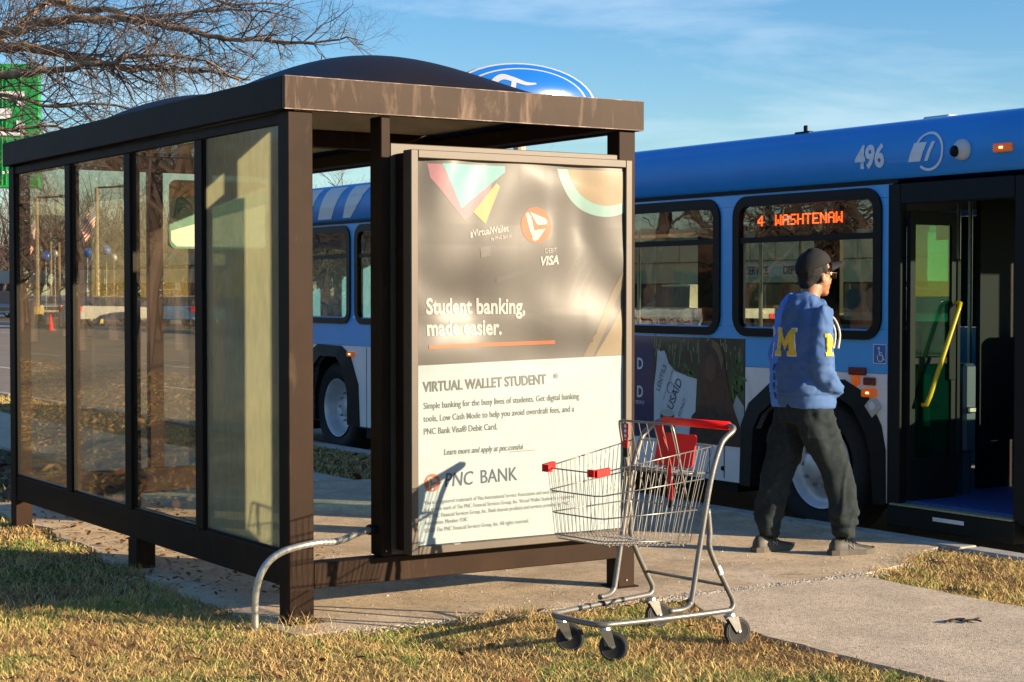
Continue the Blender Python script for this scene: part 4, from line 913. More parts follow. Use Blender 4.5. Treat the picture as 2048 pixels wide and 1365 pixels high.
strap([(.236, .12, .635), (.236, .118, .60)], .012, 'dark', 'buckle')
s2 = strap([(.275, -.115, .952), (.279, -.115, .87), (.281, -.115, .845)], .016, 'red_strap', 'strap'); strap([(.281, -.115, .845), (.281, -.112, .805)], .014, 'dark', 'buckle')
mb = MB()
for i in range(5):
    z = .94 - i * .021; mb.lathe([(0, .0045), (.0085, .0045)], C3(.277, -.115, z), U_c, 10)
mb.build('symbols', M['white'], s2)
# casters
def caster(u, v, ang, r=.062, sw=True):
    A_ = math.radians(ang); ax = (U_c * math.cos(A_) + V_c * math.sin(A_)); si = Vector((-ax.y, ax.x, 0)); z0 = .15
    top = C3(u, v, .128); wc = top + (-ax) * .035 if sw else C3(u, v, 0) ; wc = Vector((wc.x, wc.y, r - .004))
    c = MB(); c.lathe([(0, .012), (.021, .010), (.024, 0), (.020, -.006), (0, -.008)], top, (0, 0, 1), 12)
    for s in (-1, 1):
        p = [(0, top.z - .004), ]
        q = [top + ax * .024 + Vector((0, 0, -.002)), top - ax * .030 + Vector((0, 0, -.002)), wc - ax * .012, wc + ax * .014]
        o = si * (.018 * s); o2 = si * (.021 * s)
        c.add([k + o for k in q] + [k + o2 for k in q], [(0, 1, 2, 3), (7, 6, 5, 4), (0, 4, 5, 1), (1, 5, 6, 2), (2, 6, 7, 3), (3, 7, 4, 0)])
    co = c.build('caster', M['steel'], ct)
    wl = MB().lathe([(.0, -.013), (.045, -.013), (.052, -.016), (r - .002, -.012), (r, 0), (r - .002, .012), (.052, .016), (.045, .013), (0, .013)], wc, si, 28).build('wheel', M['tyre'], co); smooth_angle(wl, 40)
    MB().lathe([(.047, -.0145), (r - .004, -.0135)], wc, si, 28).lathe([(.047, .0145), (r - .004, .0135)], wc, si, 28).build('rubber_ring', M['rubber_grey'], co) if True else None
    MB().lathe([(0, -.026), (.007, -.024), (.008, -.018), (.008, .018), (.007, .024), (0, .026)], wc, si, 8).build('axle_bolt', M['steel'], co)
caster(.655, -.10, -48); caster(.63, .15, -52); caster(-.0, -.25, -14, .062); caster(-.0, .25, -16, .062)
for (u, v) in ((.33, -.218), (.42, -.206), (.20, -.232)): MB().tube([C3(u - .012, v + .002, .151), C3(u + .012, v - .002, .151)], .0131, 10).build('tape', M['dark'], ct)
MB().tube([C3(.062, .254, .315), C3(.082, .253, .352)], .0131, 10).build('tape', M['white'], ct)

# ================================================================== PERSON
PO = Vector((3.56, .40, .012)); PSI = R(-8)
pf = Vector((math.cos(PSI), math.sin(PSI), 0)); pl_ = Vector((-math.sin(PSI), math.cos(PSI), 0))
def W3(x, y, z): return PO + pf * x + pl_ * y + Vector((0, 0, z))
per = thing('person', 'person in a blue hoodie, black cap and dark tracksuit trousers walking to the bus door', 'person', tuple(PO))
def loft(mb, secs, n=20):
    "secs: (center(x,y,z), rx (forward), ry (lateral), tilt axis dir or None)"
    vs = []; 
    C = [Vector(s[0]) for s in secs]
    for i, s in enumerate(secs):
        t = (C[min(i + 1, len(C) - 1)] - C[max(i - 1, 0)]).normalized()
        a = Vector((1, 0, 0)) - t * t.x
        if a.length < .3: a = Vector((0, 0, -1)) - t * (-t.z)
        a.normalize(); b = t.cross(a)
        e = s[3] if len(s) > 3 else 2.2
        for j in range(n):
            q = 2 * math.pi * j / n; cq, sq = math.cos(q), math.sin(q)
            vs.append(C[i] + a * (s[1] * math.copysign(abs(cq) ** (2 / e), cq)) + b * (s[2] * math.copysign(abs(sq) ** (2 / e), sq)))
    k = len(secs)
    fs = [(i * n + j, i * n + (j + 1) % n, (i + 1) * n + (j + 1) % n, (i + 1) * n + j) for i in range(k - 1) for j in range(n)] + [tuple(range(n))[::-1], tuple((k - 1) * n + j for j in range(n))]
    return mb.add(vs, fs)
def remeshed(mb, name, m, vox, parent, smooth_it=4, disp=None):
    "join overlapping lofts into one continuous skin"
    me = bpy.data.meshes.new('tmp'); me.from_pydata(mb.v, [], mb.f); bm = bmesh.new(); bm.from_mesh(me); bmesh.ops.recalc_face_normals(bm, faces=bm.faces); bm.to_mesh(me); bm.free()
    o = bpy.data.objects.new('tmp', me); COL.objects.link(o)
    r_ = o.modifiers.new('r', 'REMESH'); r_.mode = 'VOXEL'; r_.voxel_size = vox; s_ = o.modifiers.new('s', 'SMOOTH'); s_.iterations = smooth_it; s_.factor = .6
    dg = bpy.context.evaluated_depsgraph_get(); ev = o.evaluated_get(dg); me2 = bpy.data.meshes.new_from_object(ev); bpy.data.objects.remove(o)
    if disp:
        nn = [v.normal.copy() for v in me2.vertices]
        for v, q in zip(me2.vertices, nn): v.co += q * disp(v.co)
    off = rootloc(parent)
    bvh_src = [W3(*v.co) for v in me2.vertices]
    for v, wv in zip(me2.vertices, bvh_src): v.co = wv - off
    me2.name = name; me2.materials.clear(); me2.materials.append(m); me2.polygons.foreach_set('use_smooth', [True] * len(me2.polygons))
    ob = bpy.data.objects.new(name, me2); COL.objects.link(ob); ob.parent = parent
    tree = BVHTree.FromPolygons(bvh_src, [tuple(p.vertices) for p in me2.polygons])
    return ob, tree
M['skin'] = mat('skin', (.36, .165, .085), .5, var=.1, vscale=30)
M['hair'] = mat('black_hair', (.010, .009, .008), .8, bump=1, bscale=200, bdist=.004)
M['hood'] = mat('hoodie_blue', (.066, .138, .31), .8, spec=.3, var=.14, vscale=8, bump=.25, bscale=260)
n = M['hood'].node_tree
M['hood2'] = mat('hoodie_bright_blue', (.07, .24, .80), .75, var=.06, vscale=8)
M['pants'] = mat('dark_fleece', (.020, .028, .031), .9, var=.25, vscale=30, bump=.3, bscale=300, spec=.2)
M['cap'] = mat('black_cap', (.020, .020, .022), .85, spec=.2, var=.2, vscale=12, bump=.2, bscale=200)
M['shoe'] = mat('grey_trainer', (.055, .050, .040), .55, var=.25, vscale=20); M['sole'] = mat('trainer_sole', (.085, .075, .055), .7)
def fold(co, amp, s1, s2, s3, seed): return amp * (noise.noise(Vector((co.x * s1, co.y * s2, co.z * s3 + seed))) + .5 * noise.noise(Vector((co.x * s1 * 2.1, co.y * s2 * 2.1, co.z * s3 * 2 + seed))))
# body: head and neck (kept one surface down into the hoodie), hands inside pockets
hb = MB(); hx, hy = -.005, .0
loft(hb, [((-.06, 0, 1.34), .07, .08), ((-.055, 0, 1.42), .058, .060), ((-.040, 0, 1.50), .056, .056), ((-.02, 0, 1.56), .06, .055)])
hb.ellipsoid((hx - .012, 0, 1.645), .098, .078, .105)
hb.ellipsoid((hx + .035, 0, 1.585), .058, .060, .085); hb.ellipsoid((hx + .058, 0, 1.518), .030, .034, .026); hb.ellipsoid((hx + .03, 0, 1.54), .052, .050, .035)
hb.ellipsoid((hx + .098, 0, 1.590), .015, .013, .016); hb.ellipsoid((hx + .088, 0, 1.612), .010, .009, .028); hb.ellipsoid((hx + .086, 0, 1.552), .012, .022, .008); hb.ellipsoid((hx + .083, 0, 1.538), .012, .018, .008)
for s in (-1, 1): hb.ellipsoid((hx + .005, s * .079, 1.597), .018, .008, .031); hb.ellipsoid((hx + .062, s * .035, 1.575), .022, .018, .022); hb.ellipsoid((hx + .066, s * .032, 1.655), .03, .03, .014)
body, _ = remeshed(hb, 'body', M['skin'], .005, per, 3)
for s in (-1, 1): MB().ellipsoid(W3(hx + .083, s * .031, 1.622), .011, .011, .009, 10, 8).build('eye', mat('eye_white', (.6, .58, .55), .3), body, smooth=True); MB().ellipsoid(W3(hx + .092, s * .031, 1.622), .003, .004, .004, 8, 6).build('iris', M['gasket'], body, smooth=True)
hr = MB(); hr.ellipsoid((hx - .022, 0, 1.645), .098, .083, .106); hr.ellipsoid((hx - .058, 0, 1.585), .050, .060, .058); hr.ellipsoid((hx + .012, -.07, 1.65), .03, .016, .035); hr.ellipsoid((hx + .012, .07, 1.65), .03, .016, .035)
remeshed(hr, 'hair', M['hair'], .007, per, 2, lambda c: .003 * noise.noise(c * 60))
# cap with brim, slightly tipped forward
cpb = MB(); N_ = 28
def tip(x, y, z, a=R(15)):
    cx_, cz_ = hx - .014, 1.655; dx, dz = x - cx_, z - cz_; return (cx_ + dx * math.cos(a) - dz * math.sin(a), y, cz_ + dx * math.sin(a) + dz * math.cos(a))
def capv(th, ph):   # th 0 top .. 1 rim
    a = th * 1.60; x = math.sin(min(a, 1.57)) * math.cos(ph) * .113; y = math.sin(min(a, 1.57)) * math.sin(ph) * .090; z = math.cos(a) * .100 * (1 + .06 * math.cos(ph))
    rimdrop = -.030 * max(0, -math.cos(ph)) * th ** 2 + .012 * max(0, math.cos(ph)) * th ** 2
    return tip(hx - .014 + x + .005 * noise.noise(Vector((x * 25, y * 25, z * 25))), y + .004 * noise.noise(Vector((x * 30, y * 30, 3))), 1.668 + z + rimdrop * .5)
cpb.grid(N_, 10, lambda u, v: W3(*capv(max(v, .001), 2 * math.pi * u)))
cap = cpb.build('cap', M['cap'], per, smooth=True)
so_ = cap.modifiers.new('thick', 'SOLIDIFY'); so_.thickness = .004
br = MB(); br.grid(16, 6, lambda u, v: W3(*tip(hx + .055 + .034 * (1 - abs(2 * u - 1) ** 2) + .108 * v * (1 - abs(2 * u - 1) ** 3), (u - .5) * .165 * (1 - .15 * v), 1.662 - .018 * v - .030 * (2 * u - 1) ** 2)))
bo = br.build('brim', M['cap'], cap, smooth=True); s_ = bo.modifiers.new('t', 'SOLIDIFY'); s_.thickness = .004
MB().ellipsoid(W3(*tip(hx - .014, 0, 1.770)), .008, .008, .005, 10, 6).build('button', M['cap'], cap)
gl = MB(); gl.tube([W3(hx + .012, -.083, 1.622), W3(hx + .06, -.080, 1.630), W3(hx + .104, -.066, 1.628)], .0022, 6); gl.tube([W3(hx + .012, .083, 1.622), W3(hx + .06, .080, 1.630), W3(hx + .104, .066, 1.628)], .0022, 6)
gl.tube([W3(hx + .104, -.066, 1.628), W3(hx + .112, -.03, 1.630), W3(hx + .114, 0, 1.628), W3(hx + .112, .03, 1.630), W3(hx + .104, .066, 1.628)], .0022, 6)
go = gl.build('glasses', mat('gold_frame', (.55, .42, .25), .3, metal=.8), per, smooth=True)
for s in (-1, 1): MB().prism(rrect(-.020, .020, -.018, .015, .012, 4), lambda a, b: W3(hx + .110 - abs(a + s * .038) * .06, s * .036 + a, 1.613 + b), lambda a, b: W3(hx + .1115 - abs(a + s * .038) * .06, s * .036 + a, 1.613 + b)).build('lens', mat('lens_dark', (.05, .04, .035), .1), go)
# hoodie: torso + sleeves one surface
ho = MB()
loft(ho, [((-.085, 0, .850), .158, .198, 2.5), ((-.085, 0, .90), .162, .200, 2.5), ((-.088, 0, .935), .172, .200, 2.5), ((-.09, 0, 1.05), .165, .192, 2.4), ((-.088, 0, 1.18), .155, .195, 2.4), ((-.085, 0, 1.30), .145, .198, 2.4), ((-.078, 0, 1.39), .125, .185, 2.3), ((-.068, 0, 1.44), .105, .165), ((-.062, 0, 1.475), .085, .11), ((-.055, 0, 1.50), .066, .075)], 28)
for s, P in ((-1, [((-.075, -.145, 1.395), .075, .080), ((-.08, -.182, 1.34), .072, .060), ((-.095, -.200, 1.24), .067, .054), ((-.115, -.210, 1.13), .061, .050), ((-.105, -.213, 1.06), .058, .049), ((-.04, -.218, 1.00), .054, .050), ((.015, -.200, .968), .050, .046), ((.045, -.160, .950), .046, .042)]),
             (1, [((-.075, .145, 1.395), .075, .080), ((-.085, .178, 1.34), .072, .060), ((-.10, .200, 1.23), .066, .052), ((-.125, .212, 1.13), .060, .048), ((-.115, .212, 1.06), .056, .047), ((-.06, .205, 1.00), .052, .046), ((.0, .19, .965), .047, .044), ((.03, .16, .95), .042, .040)])):
    loft(ho, P, 18)
# hood lying on the back
loft(ho, [((.03, -.070, 1.41), .030, .026), ((-.03, -.100, 1.45), .034, .028), ((-.100, -.085, 1.475), .038, .032), ((-.150, -.045, 1.47), .038, .036), ((-.165, 0, 1.465), .038, .040), ((-.150, .045, 1.47), .038, .036), ((-.10, .085, 1.475), .038, .032), ((-.03, .100, 1.45), .034, .028), ((.03, .070, 1.41), .030, .026)], 14)
loft(ho, [((-.125, 0, 1.46), .050, .085), ((-.168, 0, 1.435), .052, .095), ((-.198, 0, 1.385), .040, .085), ((-.208, 0, 1.335), .026, .055), ((-.205, 0, 1.30), .014, .025)], 14)
def ridge(c, f1, f2, f3, sd):
    return max(0, 1 - 5 * abs(noise.noise(Vector((c.x * f1, c.y * f2, c.z * f3 + sd))))) ** 1.5
def hfold(c):
    v = fold(c, .018, 7, 7, 6, 3) - .010 * abs(noise.noise(Vector((c.x * 9, c.y * 9, c.z * 6 - 2 * c.x)))) + .006 * math.sin(34 * (c.z - .35 * abs(c.y)) + 6 * noise.noise(c * 4)) * max(0, min(1, (1.25 - c.z) * 4)) * (1 if abs(c.y) > .14 else .45)
    v += .006 * ridge(c, 6, 6, 9, 2) - .004 * ridge(c, 9, 9, 5, 7) + .006 * ridge(c, 4, 4, 16, 11) * (1 if c.z < 1.15 else .3)
    if c.z < .93: v = v * .35
    if .918 < c.z < .932: v -= .007
    return v
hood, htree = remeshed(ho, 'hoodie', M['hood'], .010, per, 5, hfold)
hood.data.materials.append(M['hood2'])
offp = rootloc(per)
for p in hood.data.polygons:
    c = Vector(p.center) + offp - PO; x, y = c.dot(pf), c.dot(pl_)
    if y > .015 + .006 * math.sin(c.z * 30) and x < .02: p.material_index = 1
# trousers
tr = MB()
loft(tr, [((-.085, 0, .90), .135, .165), ((-.088, 0, .84), .148, .18), ((-.088, 0, .76), .145, .182)], 26)
loft(tr, [((-.085, -.085, .83), .125, .098), ((-.060, -.098, .72), .114, .094), ((.0, -.112, .60), .105, .088), ((.055, -.126, .50), .098, .083), ((.085, -.135, .38), .092, .078), ((.098, -.142, .27), .083, .071), ((.102, -.145, .17), .074, .066), ((.098, -.147, .115), .066, .060), ((.095, -.147, .085), .060, .055)], 20)
loft(tr, [((-.095, .085, .83), .125, .098), ((-.110, .098, .72), .114, .094), ((-.135, .110, .60), .105, .088), ((-.165, .120, .50), .098, .083), ((-.195, .13, .38), .090, .078), ((-.215, .138, .27), .081, .071), ((-.225, .14, .17), .072, .065), ((-.225, .142, .11), .062, .058), ((-.225, .142, .08), .057, .054)], 20)
def pfold(c):
    lo = max(0, min(1, (.42 - c.z) * 4)); hi = max(0, min(1, (c.z - .5) * 4))
    return .010 * ridge(c, 8, 8, 3.5, 4) + .008 * ridge(c, 5, 5, 13, 8) * max(lo, hi, .25) + fold(c, .014, 8, 8, 3, 9) - .012 * abs(noise.noise(Vector((c.x * 10, c.y * 10, c.z * 5 + 3 * c.x)))) + lo * .007 * math.sin(48 * c.z + 9 * noise.noise(c * 5)) + hi * .007 * math.sin(20 * (c.x + c.z) + 5 * noise.noise(c * 4))
remeshed(tr, 'trousers', M['pants'], .010, per, 4, pfold)
# seam down the near leg
# shoes
def shoe(x, y, yaw):
    c_, s_ = math.cos(R(yaw)), math.sin(R(yaw)); T = lambda a, b, z: W3(x + a * c_ - b * s_, y + a * s_ + b * c_, z)
    up = MB(); prf = [(-.085, .030, .075), (-.07, .036, .095), (-.03, .038, .100), (.02, .038, .085), (.07, .043, .066), (.12, .046, .052), (.16, .042, .046), (.185, .026, .036)]
    vs = []; nn = 14
    for (a, hw, ht) in prf:
        for j in range(nn):
            q = math.pi * j / (nn - 1); vs.append(T(a, hw * math.cos(q) * (1.0 if ht < .07 else .95), .022 + (ht - .022) * max(0, math.sin(q)) ** .8))
    up.add(vs, [(i * nn + j, i * nn + j + 1, (i + 1) * nn + j + 1, (i + 1) * nn + j) for i in range(len(prf) - 1) for j in range(nn - 1)] + [tuple(range(nn)), tuple((len(prf) - 1) * nn + j for j in range(nn))])
    so2 = up.build('shoe', M['shoe'], per, smooth=True)
    ol = [(-.095, -.03), (-.10, 0), (-.095, .03), (-.05, .043), (.0, .042), (.06, .046), (.12, .051), (.165, .044), (.192, .022), (.196, 0), (.190, -.025), (.165, -.045), (.12, -.050), (.06, -.044), (.0, -.040), (-.05, -.042)]
    MB().prism(ol, lambda a, b: T(a, b, 0 + max(0, a - .14) * .15), lambda a, b: T(a * .99, b * .97, .030 + max(0, a - .14) * .2)).build('sole', M['sole'], so2)
    mb = MB()
    for a in (.0, .022, .044, .066): mb.tube([T(a, -.028, .080 - a * .25), T(a + .004, 0, .096 - a * .36), T(a, .028, .080 - a * .25)], .0028, 5)
    mb.build('laces', M['dark'], so2)
    mb = MB(); mb.tube([T(.018, -.0405, .036), T(.018, -.0385, .062), T(.044, -.0415, .036), T(.044, -.039, .060)], .0022, 5); mb.build('emblem', mat('shoe_silver', (.4, .4, .38), .3), so2)
shoe(.10, -.150, -6); shoe(-.235, .145, 3)
# decals projected on the hoodie
def mshape(h):
    w2, s_, t = h * .52, h * .20, h * .16
    L_ = [(-w2, 0), (-w2 + s_ * 1.9, 0), (-w2 + s_ * 1.9, t), (-w2 + s_ * 1.45, t), (-w2 + s_ * 1.45, h * .52), (0, h * .22)]
    Rr = [(-x, z) for x, z in L_[:-1]][::-1]
    T_ = [(w2, t), (w2 - s_ * .35, t), (w2 - s_ * .35, h - t), (w2, h - t), (w2, h), (w2 - s_ * 1.35, h), (0, h * .56)]
    T2 = [(-x, z) for x, z in T_[:-1]][::-1]
    return L_ + Rr + T_ + T2
def inside(p, poly):
    x, y = p; c = False; j = len(poly) - 1
    for i in range(len(poly)):
        xi, yi = poly[i]; xj, yj = poly[j]
        if (yi > y) != (yj > y) and x < (xj - xi) * (y - yi) / (yj - yi) + xi: c = not c
        j = i
    return c
def cloth_decal(poly, o, ax, up_, dirn, lift, m, name, step=.0035):
    "print that follows the cloth: outline cells dropped on the surface along dirn"
    ax, up_, dirn = Vector(ax), Vector(up_), Vector(dirn); xs = [p[0] for p in poly]; zs_ = [p[1] for p in poly]; b = MB(); idx = {}
    def vert(i, j):
        if (i, j) in idx: return idx[(i, j)]
        q = o + ax * (i * step) + up_ * (j * step) - dirn * .4; hit = htree.ray_cast(q, dirn)
        r_ = None
        if hit[0] is not None and (hit[0] - q).length < .75: b.v.append(tuple(hit[0] - dirn * lift)); r_ = len(b.v) - 1
        idx[(i, j)] = r_; return r_
    for i in range(int(min(xs) / step) - 1, int(max(xs) / step) + 1):
        for j in range(int(min(zs_) / step) - 1, int(max(zs_) / step) + 1):
            if inside(((i + .5) * step, (j + .5) * step), poly):
                q = [vert(i, j), vert(i + 1, j), vert(i + 1, j + 1), vert(i, j + 1)]
                if None not in q: b.f.append(tuple(q))
    return b.build(name, m, hood, smooth=True)
M['maize'] = mat('yellow_print', (.72, .50, .03), .6); M['navy'] = mat('navy_print', (.02, .03, .08), .7)
big = lambda P, k, dz: [(x * k, z * k - dz) for x, z in P]
mo = mshape(.150)
O1 = W3(-.25, -.035, 1.155)
cloth_decal(big(mo, 1.09, .006), O1, -pl_, (0, 0, 1), pf, .0025, M['white'], 'letter_outline'); cloth_decal(mo, O1, -pl_, (0, 0, 1), pf, .0045, M['maize'], 'letter')
mo2 = mshape(.125); dr = (pf * .25 + pl_ * .97).normalized(); axr = Vector((dr.y, -dr.x, 0))
O2 = W3(-.055, -.30, 1.155)
cloth_decal(mo2, O2, axr, (0, 0, 1), dr, .004, M['maize'], 'letter')
# script and stitched marks on the back
def stroke(P, r, m, name, dirn=pf, lift=.003):
    b = MB()
    Q = []
    for (a, z) in P:
        q = O1 - pl_ * a + Vector((0, 0, z)) - dirn * .4; hit = htree.ray_cast(q, dirn)
        if hit[0] is not None: Q.append(hit[0] - dirn * lift)
    if len(Q) > 1: b.tube(Q, r, 5)
    return b
for P in ([(-.155, .15), (-.145, .165), (-.135, .14), (-.13, .11), (-.115, .12), (-.12, .15), (-.13, .16)], [(-.15, .06), (-.16, .04), (-.13, .02), (-.14, .05), (-.12, .07), (-.12, .02)], [(-.16, .0), (-.14, -.01), (-.13, .015), (-.12, -.02)]):
    s_ = stroke(P, .003, None, ''); s_.build('script', M['white'], hood) if s_.v else None
b = MB()
for k in range(4):
    zc = -.07 - k * .055
    for q in (0, 60, 120): c_, s_ = math.cos(R(q)) * .022, math.sin(R(q)) * .022; t_ = stroke([(-.075 - c_, zc - s_), (-.075 + c_, zc + s_)], .0022, None, ''); b.add(t_.v, t_.f)
b.build('stitched_stars', M['navy'], hood)
for yy in (-.045, .0): MB().tube(spline([W3(.03, yy, 1.40), W3(.085, yy - .02, 1.36), W3(.115, yy - .03, 1.28), W3(.105, yy - .03, 1.19)]), .006, 6).build('drawstring', mat('cord_white', (.55, .53, .48), .8), hood, smooth=True)

# ================================================================== TREES
def grow(mb_b, mb_t, p, d, length, r, depth, rg, droop=0, twiggy=2, spread=.6, segs=4):
    pts = [p.copy()]; rs = [r]; dd = d.copy()
    for i in range(segs):
        dd = (dd + Vector((rg.gauss(0, .16), rg.gauss(0, .16), rg.gauss(0, .12) - droop))).normalized(); p = p + dd * (length / segs); pts.append(p.copy()); rs.append(r * (1 - .62 * (i + 1) / segs))
    (mb_t if r < .018 else mb_b).tube(pts, rs, 6 if r > .05 else (4 if r > .012 else 3), cap=False)
    if depth <= 0: return
    nch = rg.randint(3, 5) if depth > 1 else rg.randint(3, 6)
    for k in range(nch):
        t = .25 + .75 * (k + rg.random()) / nch; i = min(int(t * segs), segs - 1); q = pts[i].lerp(pts[i + 1], t * segs - i)
        ax = (pts[i + 1] - pts[i]).normalized(); side_ = ax.orthogonal().normalized(); side_ = Matrix.Rotation(rg.random() * 6.283, 3, ax) @ side_
        nd = (ax * (1 - spread * rg.uniform(.5, 1)) + side_ * spread * rg.uniform(.7, 1.3)).normalized()
        grow(mb_b, mb_t, q, nd, length * rg.uniform(.48, .72), rs[i] * .62, depth - 1, rg, droop, twiggy, spread, 3 if depth < 3 else segs)
def bare_tree(name, seed, height, depth, label, group=None, trunk_r=.16, barkm='far_bark', twigm='far_bark'):
    rg = random.Random(seed); a, b = MB(), MB(); e = thing(name, label, 'tree', (0, 0, 0), group)
    tp = [Vector((0, 0, -.3))]; d = Vector((0, 0, 1)); n_ = 6; rs = [trunk_r]
    for i in range(n_): d = (d + Vector((rg.gauss(0, .08), rg.gauss(0, .08), 0))).normalized(); tp.append(tp[-1] + d * height * .62 / n_); rs.append(trunk_r * (1 - .6 * (i + 1) / n_))
    tk = MB().tube(tp, rs, 8); 
    for k in range(9):
        t = .32 + .68 * k / 8; i = min(int(t * n_), n_ - 1); q = tp[i].lerp(tp[i + 1], t * n_ - i); az = k * 2.4 + rg.random()
        nd = Vector((math.cos(az), math.sin(az), rg.uniform(.6, 1.5))).normalized(); grow(a, b, q, nd, height * rg.uniform(.26, .40), rs[i] * .5, depth, rg, -.02, spread=.55)
    tk.add(a.v, a.f); o = tk.build('trunk', M[barkm], e, recalc=False); b.build('crown', M[twigm], e, recalc=False)
    return e
# near tree beyond the left edge, its limbs reaching over the shelter
nt_ = thing('bare_tree', 'leafless tree whose long pale branches reach in at the top left', 'tree', (0, 0, 0))
rg = random.Random(21); bb, tb = MB(), MB()
def pxl(P, d0, d1): return [at(u, v, d0 + (d1 - d0) * i / (len(P) - 1)) for i, (u, v) in enumerate(P)]
limbs = [(pxl([(-420, 330), (-250, 180), (-120, 120), (0, 96), (56, 95), (111, 104), (167, 117), (223, 132), (260, 139), (334, 141), (371, 145), (445, 148), (500, 165)], 19.5, 18.0), .090, .010),
         (pxl([(-430, 300), (-260, 160), (-120, 100), (0, 67), (37, 59), (93, 45), (167, 39), (237, 36), (289, 45), (352, 56), (419, 70), (482, 80), (556, 80), (630, 87), (690, 74), (725, 90)], 20, 17.2), .085, .004),
         (pxl([(-200, -190), (-80, -110), (40, -40), (111, 0), (156, 17), (208, 22), (260, 32), (334, 33), (430, 20), (520, 22), (600, 40)], 20.5, 18.6), .07, .005),
         (pxl([(-160, 260), (-60, 150), (0, 85), (37, 48), (74, 22), (104, 0), (170, -60), (260, -110)], 19.2, 20.5), .05, .02),
         (pxl([(-400, 360), (-180, 220), (0, 154), (48, 148), (104, 139), (167, 130), (215, 128), (237, 122), (278, 111), (334, 109), (390, 119), (445, 140), (480, 168)], 18.6, 17.0), .06, .005),
         (pxl([(-380, 380), (-200, 290), (-60, 250), (20, 262), (90, 250), (160, 262), (230, 235)], 18, 17), .04, .005),
         (pxl([(200, -160), (300, -80), (380, -20), (450, 10), (530, 5), (620, 30)], 19.5, 18.6), .035, .004),
         (pxl([(-220, 120), (-100, 180), (20, 190), (110, 215), (200, 205), (290, 225), (330, 215)], 18.8, 18.0), .035, .004)]
for P, r0, r1 in limbs:
    Q = spline(P, 3); k = len(Q); rs = [r0 + (r1 - r0) * (i / (k - 1)) ** .8 for i in range(k)]; Q = [q + Vector((rg.gauss(0, .012), rg.gauss(0, .03), rg.gauss(0, .012))) for q in Q]
    bb.tube(Q, rs, 7, cap=False)
    for i in range(5, k - 1):
        for _ in range(2 if rg.random() < .8 else 3):
            ax = (Q[i + 1] - Q[i]).normalized(); s_ = Matrix.Rotation(rg.random() * 6.283, 3, ax) @ ax.orthogonal().normalized()
            nd = (ax * rg.uniform(.5, 1.0) + s_ * rg.uniform(.5, .9)).normalized()
            ln = rg.uniform(.35, .95) * (1 - .35 * i / k); grow(bb, tb, Q[i], nd, ln, min(rs[i] * .55, .011), 2, rg, .01, spread=.62, segs=5)
tkp = at(-430, 320, 20); base_ = Vector((tkp.x - .3, tkp.y + .3, -.3))
bb.tube([base_, base_ + Vector((.05, 0, 1.2)), tkp + Vector((-.1, .1, -.6)), tkp, at(-410, 0, 20.2), at(-300, -200, 20.4), at(-200, -420, 20.6)], [.27, .22, .19, .17, .14, .10, .05], 10)
bb.build('branches', M['bark'], nt_, smooth=True, recalc=False); tb.build('twigs', M['twig'], nt_, recalc=False)
# protos and copies of the far trees
protos = [bare_tree('bare_tree', 31, 11, 3, 'leafless brown tree in the wood behind the car park', 'bare trees in the wood behind the car park', .20),
          bare_tree('bare_tree', 32, 9, 3, 'leafless brown tree in the wood behind the car park', 'bare trees in the wood behind the car park', .16),
          bare_tree('bare_tree', 33, 13, 3, 'leafless brown tree in the wood behind the car park', 'bare trees in the wood behind the car park', .24)]
used = [0, 0, 0]
def place_tree(x, y, s, i, label=None, group=None):
    o = protos[i] if not used[i] else copy_tree(protos[i]); used[i] = 1
    o.location = (x, y, -.05); o.rotation_euler = (0, 0, rg.random() * 6.28); o.scale = (s, s, s * rg.uniform(.85, 1.1))
    if label: o['label'] = label; o['group'] = group
    return o
for k in range(46):
    u = -120 + 760 * k / 45 + rg.uniform(-14, 14); d = rg.uniform(150, 215); q = ground(u, d); place_tree(q.x, q.y, rg.uniform(.85, 1.35), k % 3)
for k in range(26):
    u = 560 + 1500 * k / 25 + rg.uniform(-20, 20); d = rg.uniform(105, 150); q = ground(u, d)
    place_tree(q.x, q.y, rg.uniform(.6, .85) if u > 1000 else rg.uniform(.8, 1.0), k % 3, 'leafless tree showing above and through the bus windows', 'bare trees beyond the bus')
# western trees (they show in the shelter glass and the bus windows)
for k in range(34):
    x = -rg.uniform(14, 60); y = rg.uniform(14, 120); place_tree(x, y, rg.uniform(.6, 1.0), k % 3, 'leafless tree mirrored darkly in the shelter glass', 'bare trees mirrored in the glass')
for k in range(60):
    u = -60 + 640 * k / 59 + rg.uniform(-10, 10); q = ground(u, rg.uniform(48, 110)); place_tree(-q.x, q.y, rg.uniform(.6, 1.0), k % 3, 'leafless tree mirrored darkly in the shelter glass', 'bare trees mirrored in the glass')
for (x, y, s) in ((-9.5, 27, .8), (-6.5, 16, .55), (-14, 20, .7)): place_tree(x, y, s, 2, 'dark trunk on the leafy lawn mirrored in the shelter glass', 'lawn trees mirrored in the glass')
# dense far wood
fwb = MB(); rw = random.Random(3)
for k in range(5200):
    u = rw.uniform(-300, 2400); d = rw.uniform(190, 330); q = ground(u, d); hgt = rw.uniform(4, 13) * (1 if u < 900 else .7); l_ = Vector((rw.gauss(0, .16), rw.gauss(0, .16), 1)); p0 = Vector((q.x, q.y, rw.uniform(-.3, 3))); fwb.tube([p0, p0 + l_ * hgt * .5, p0 + l_ * hgt + Vector((rw.gauss(0, 1), rw.gauss(0, 1), 0))], [.16, .10, .02], 3, cap=False)
fwb.build('far_wood', M['far_bark'], recalc=False, label='brown winter woodland far behind the car park', category='wood', kind='stuff')
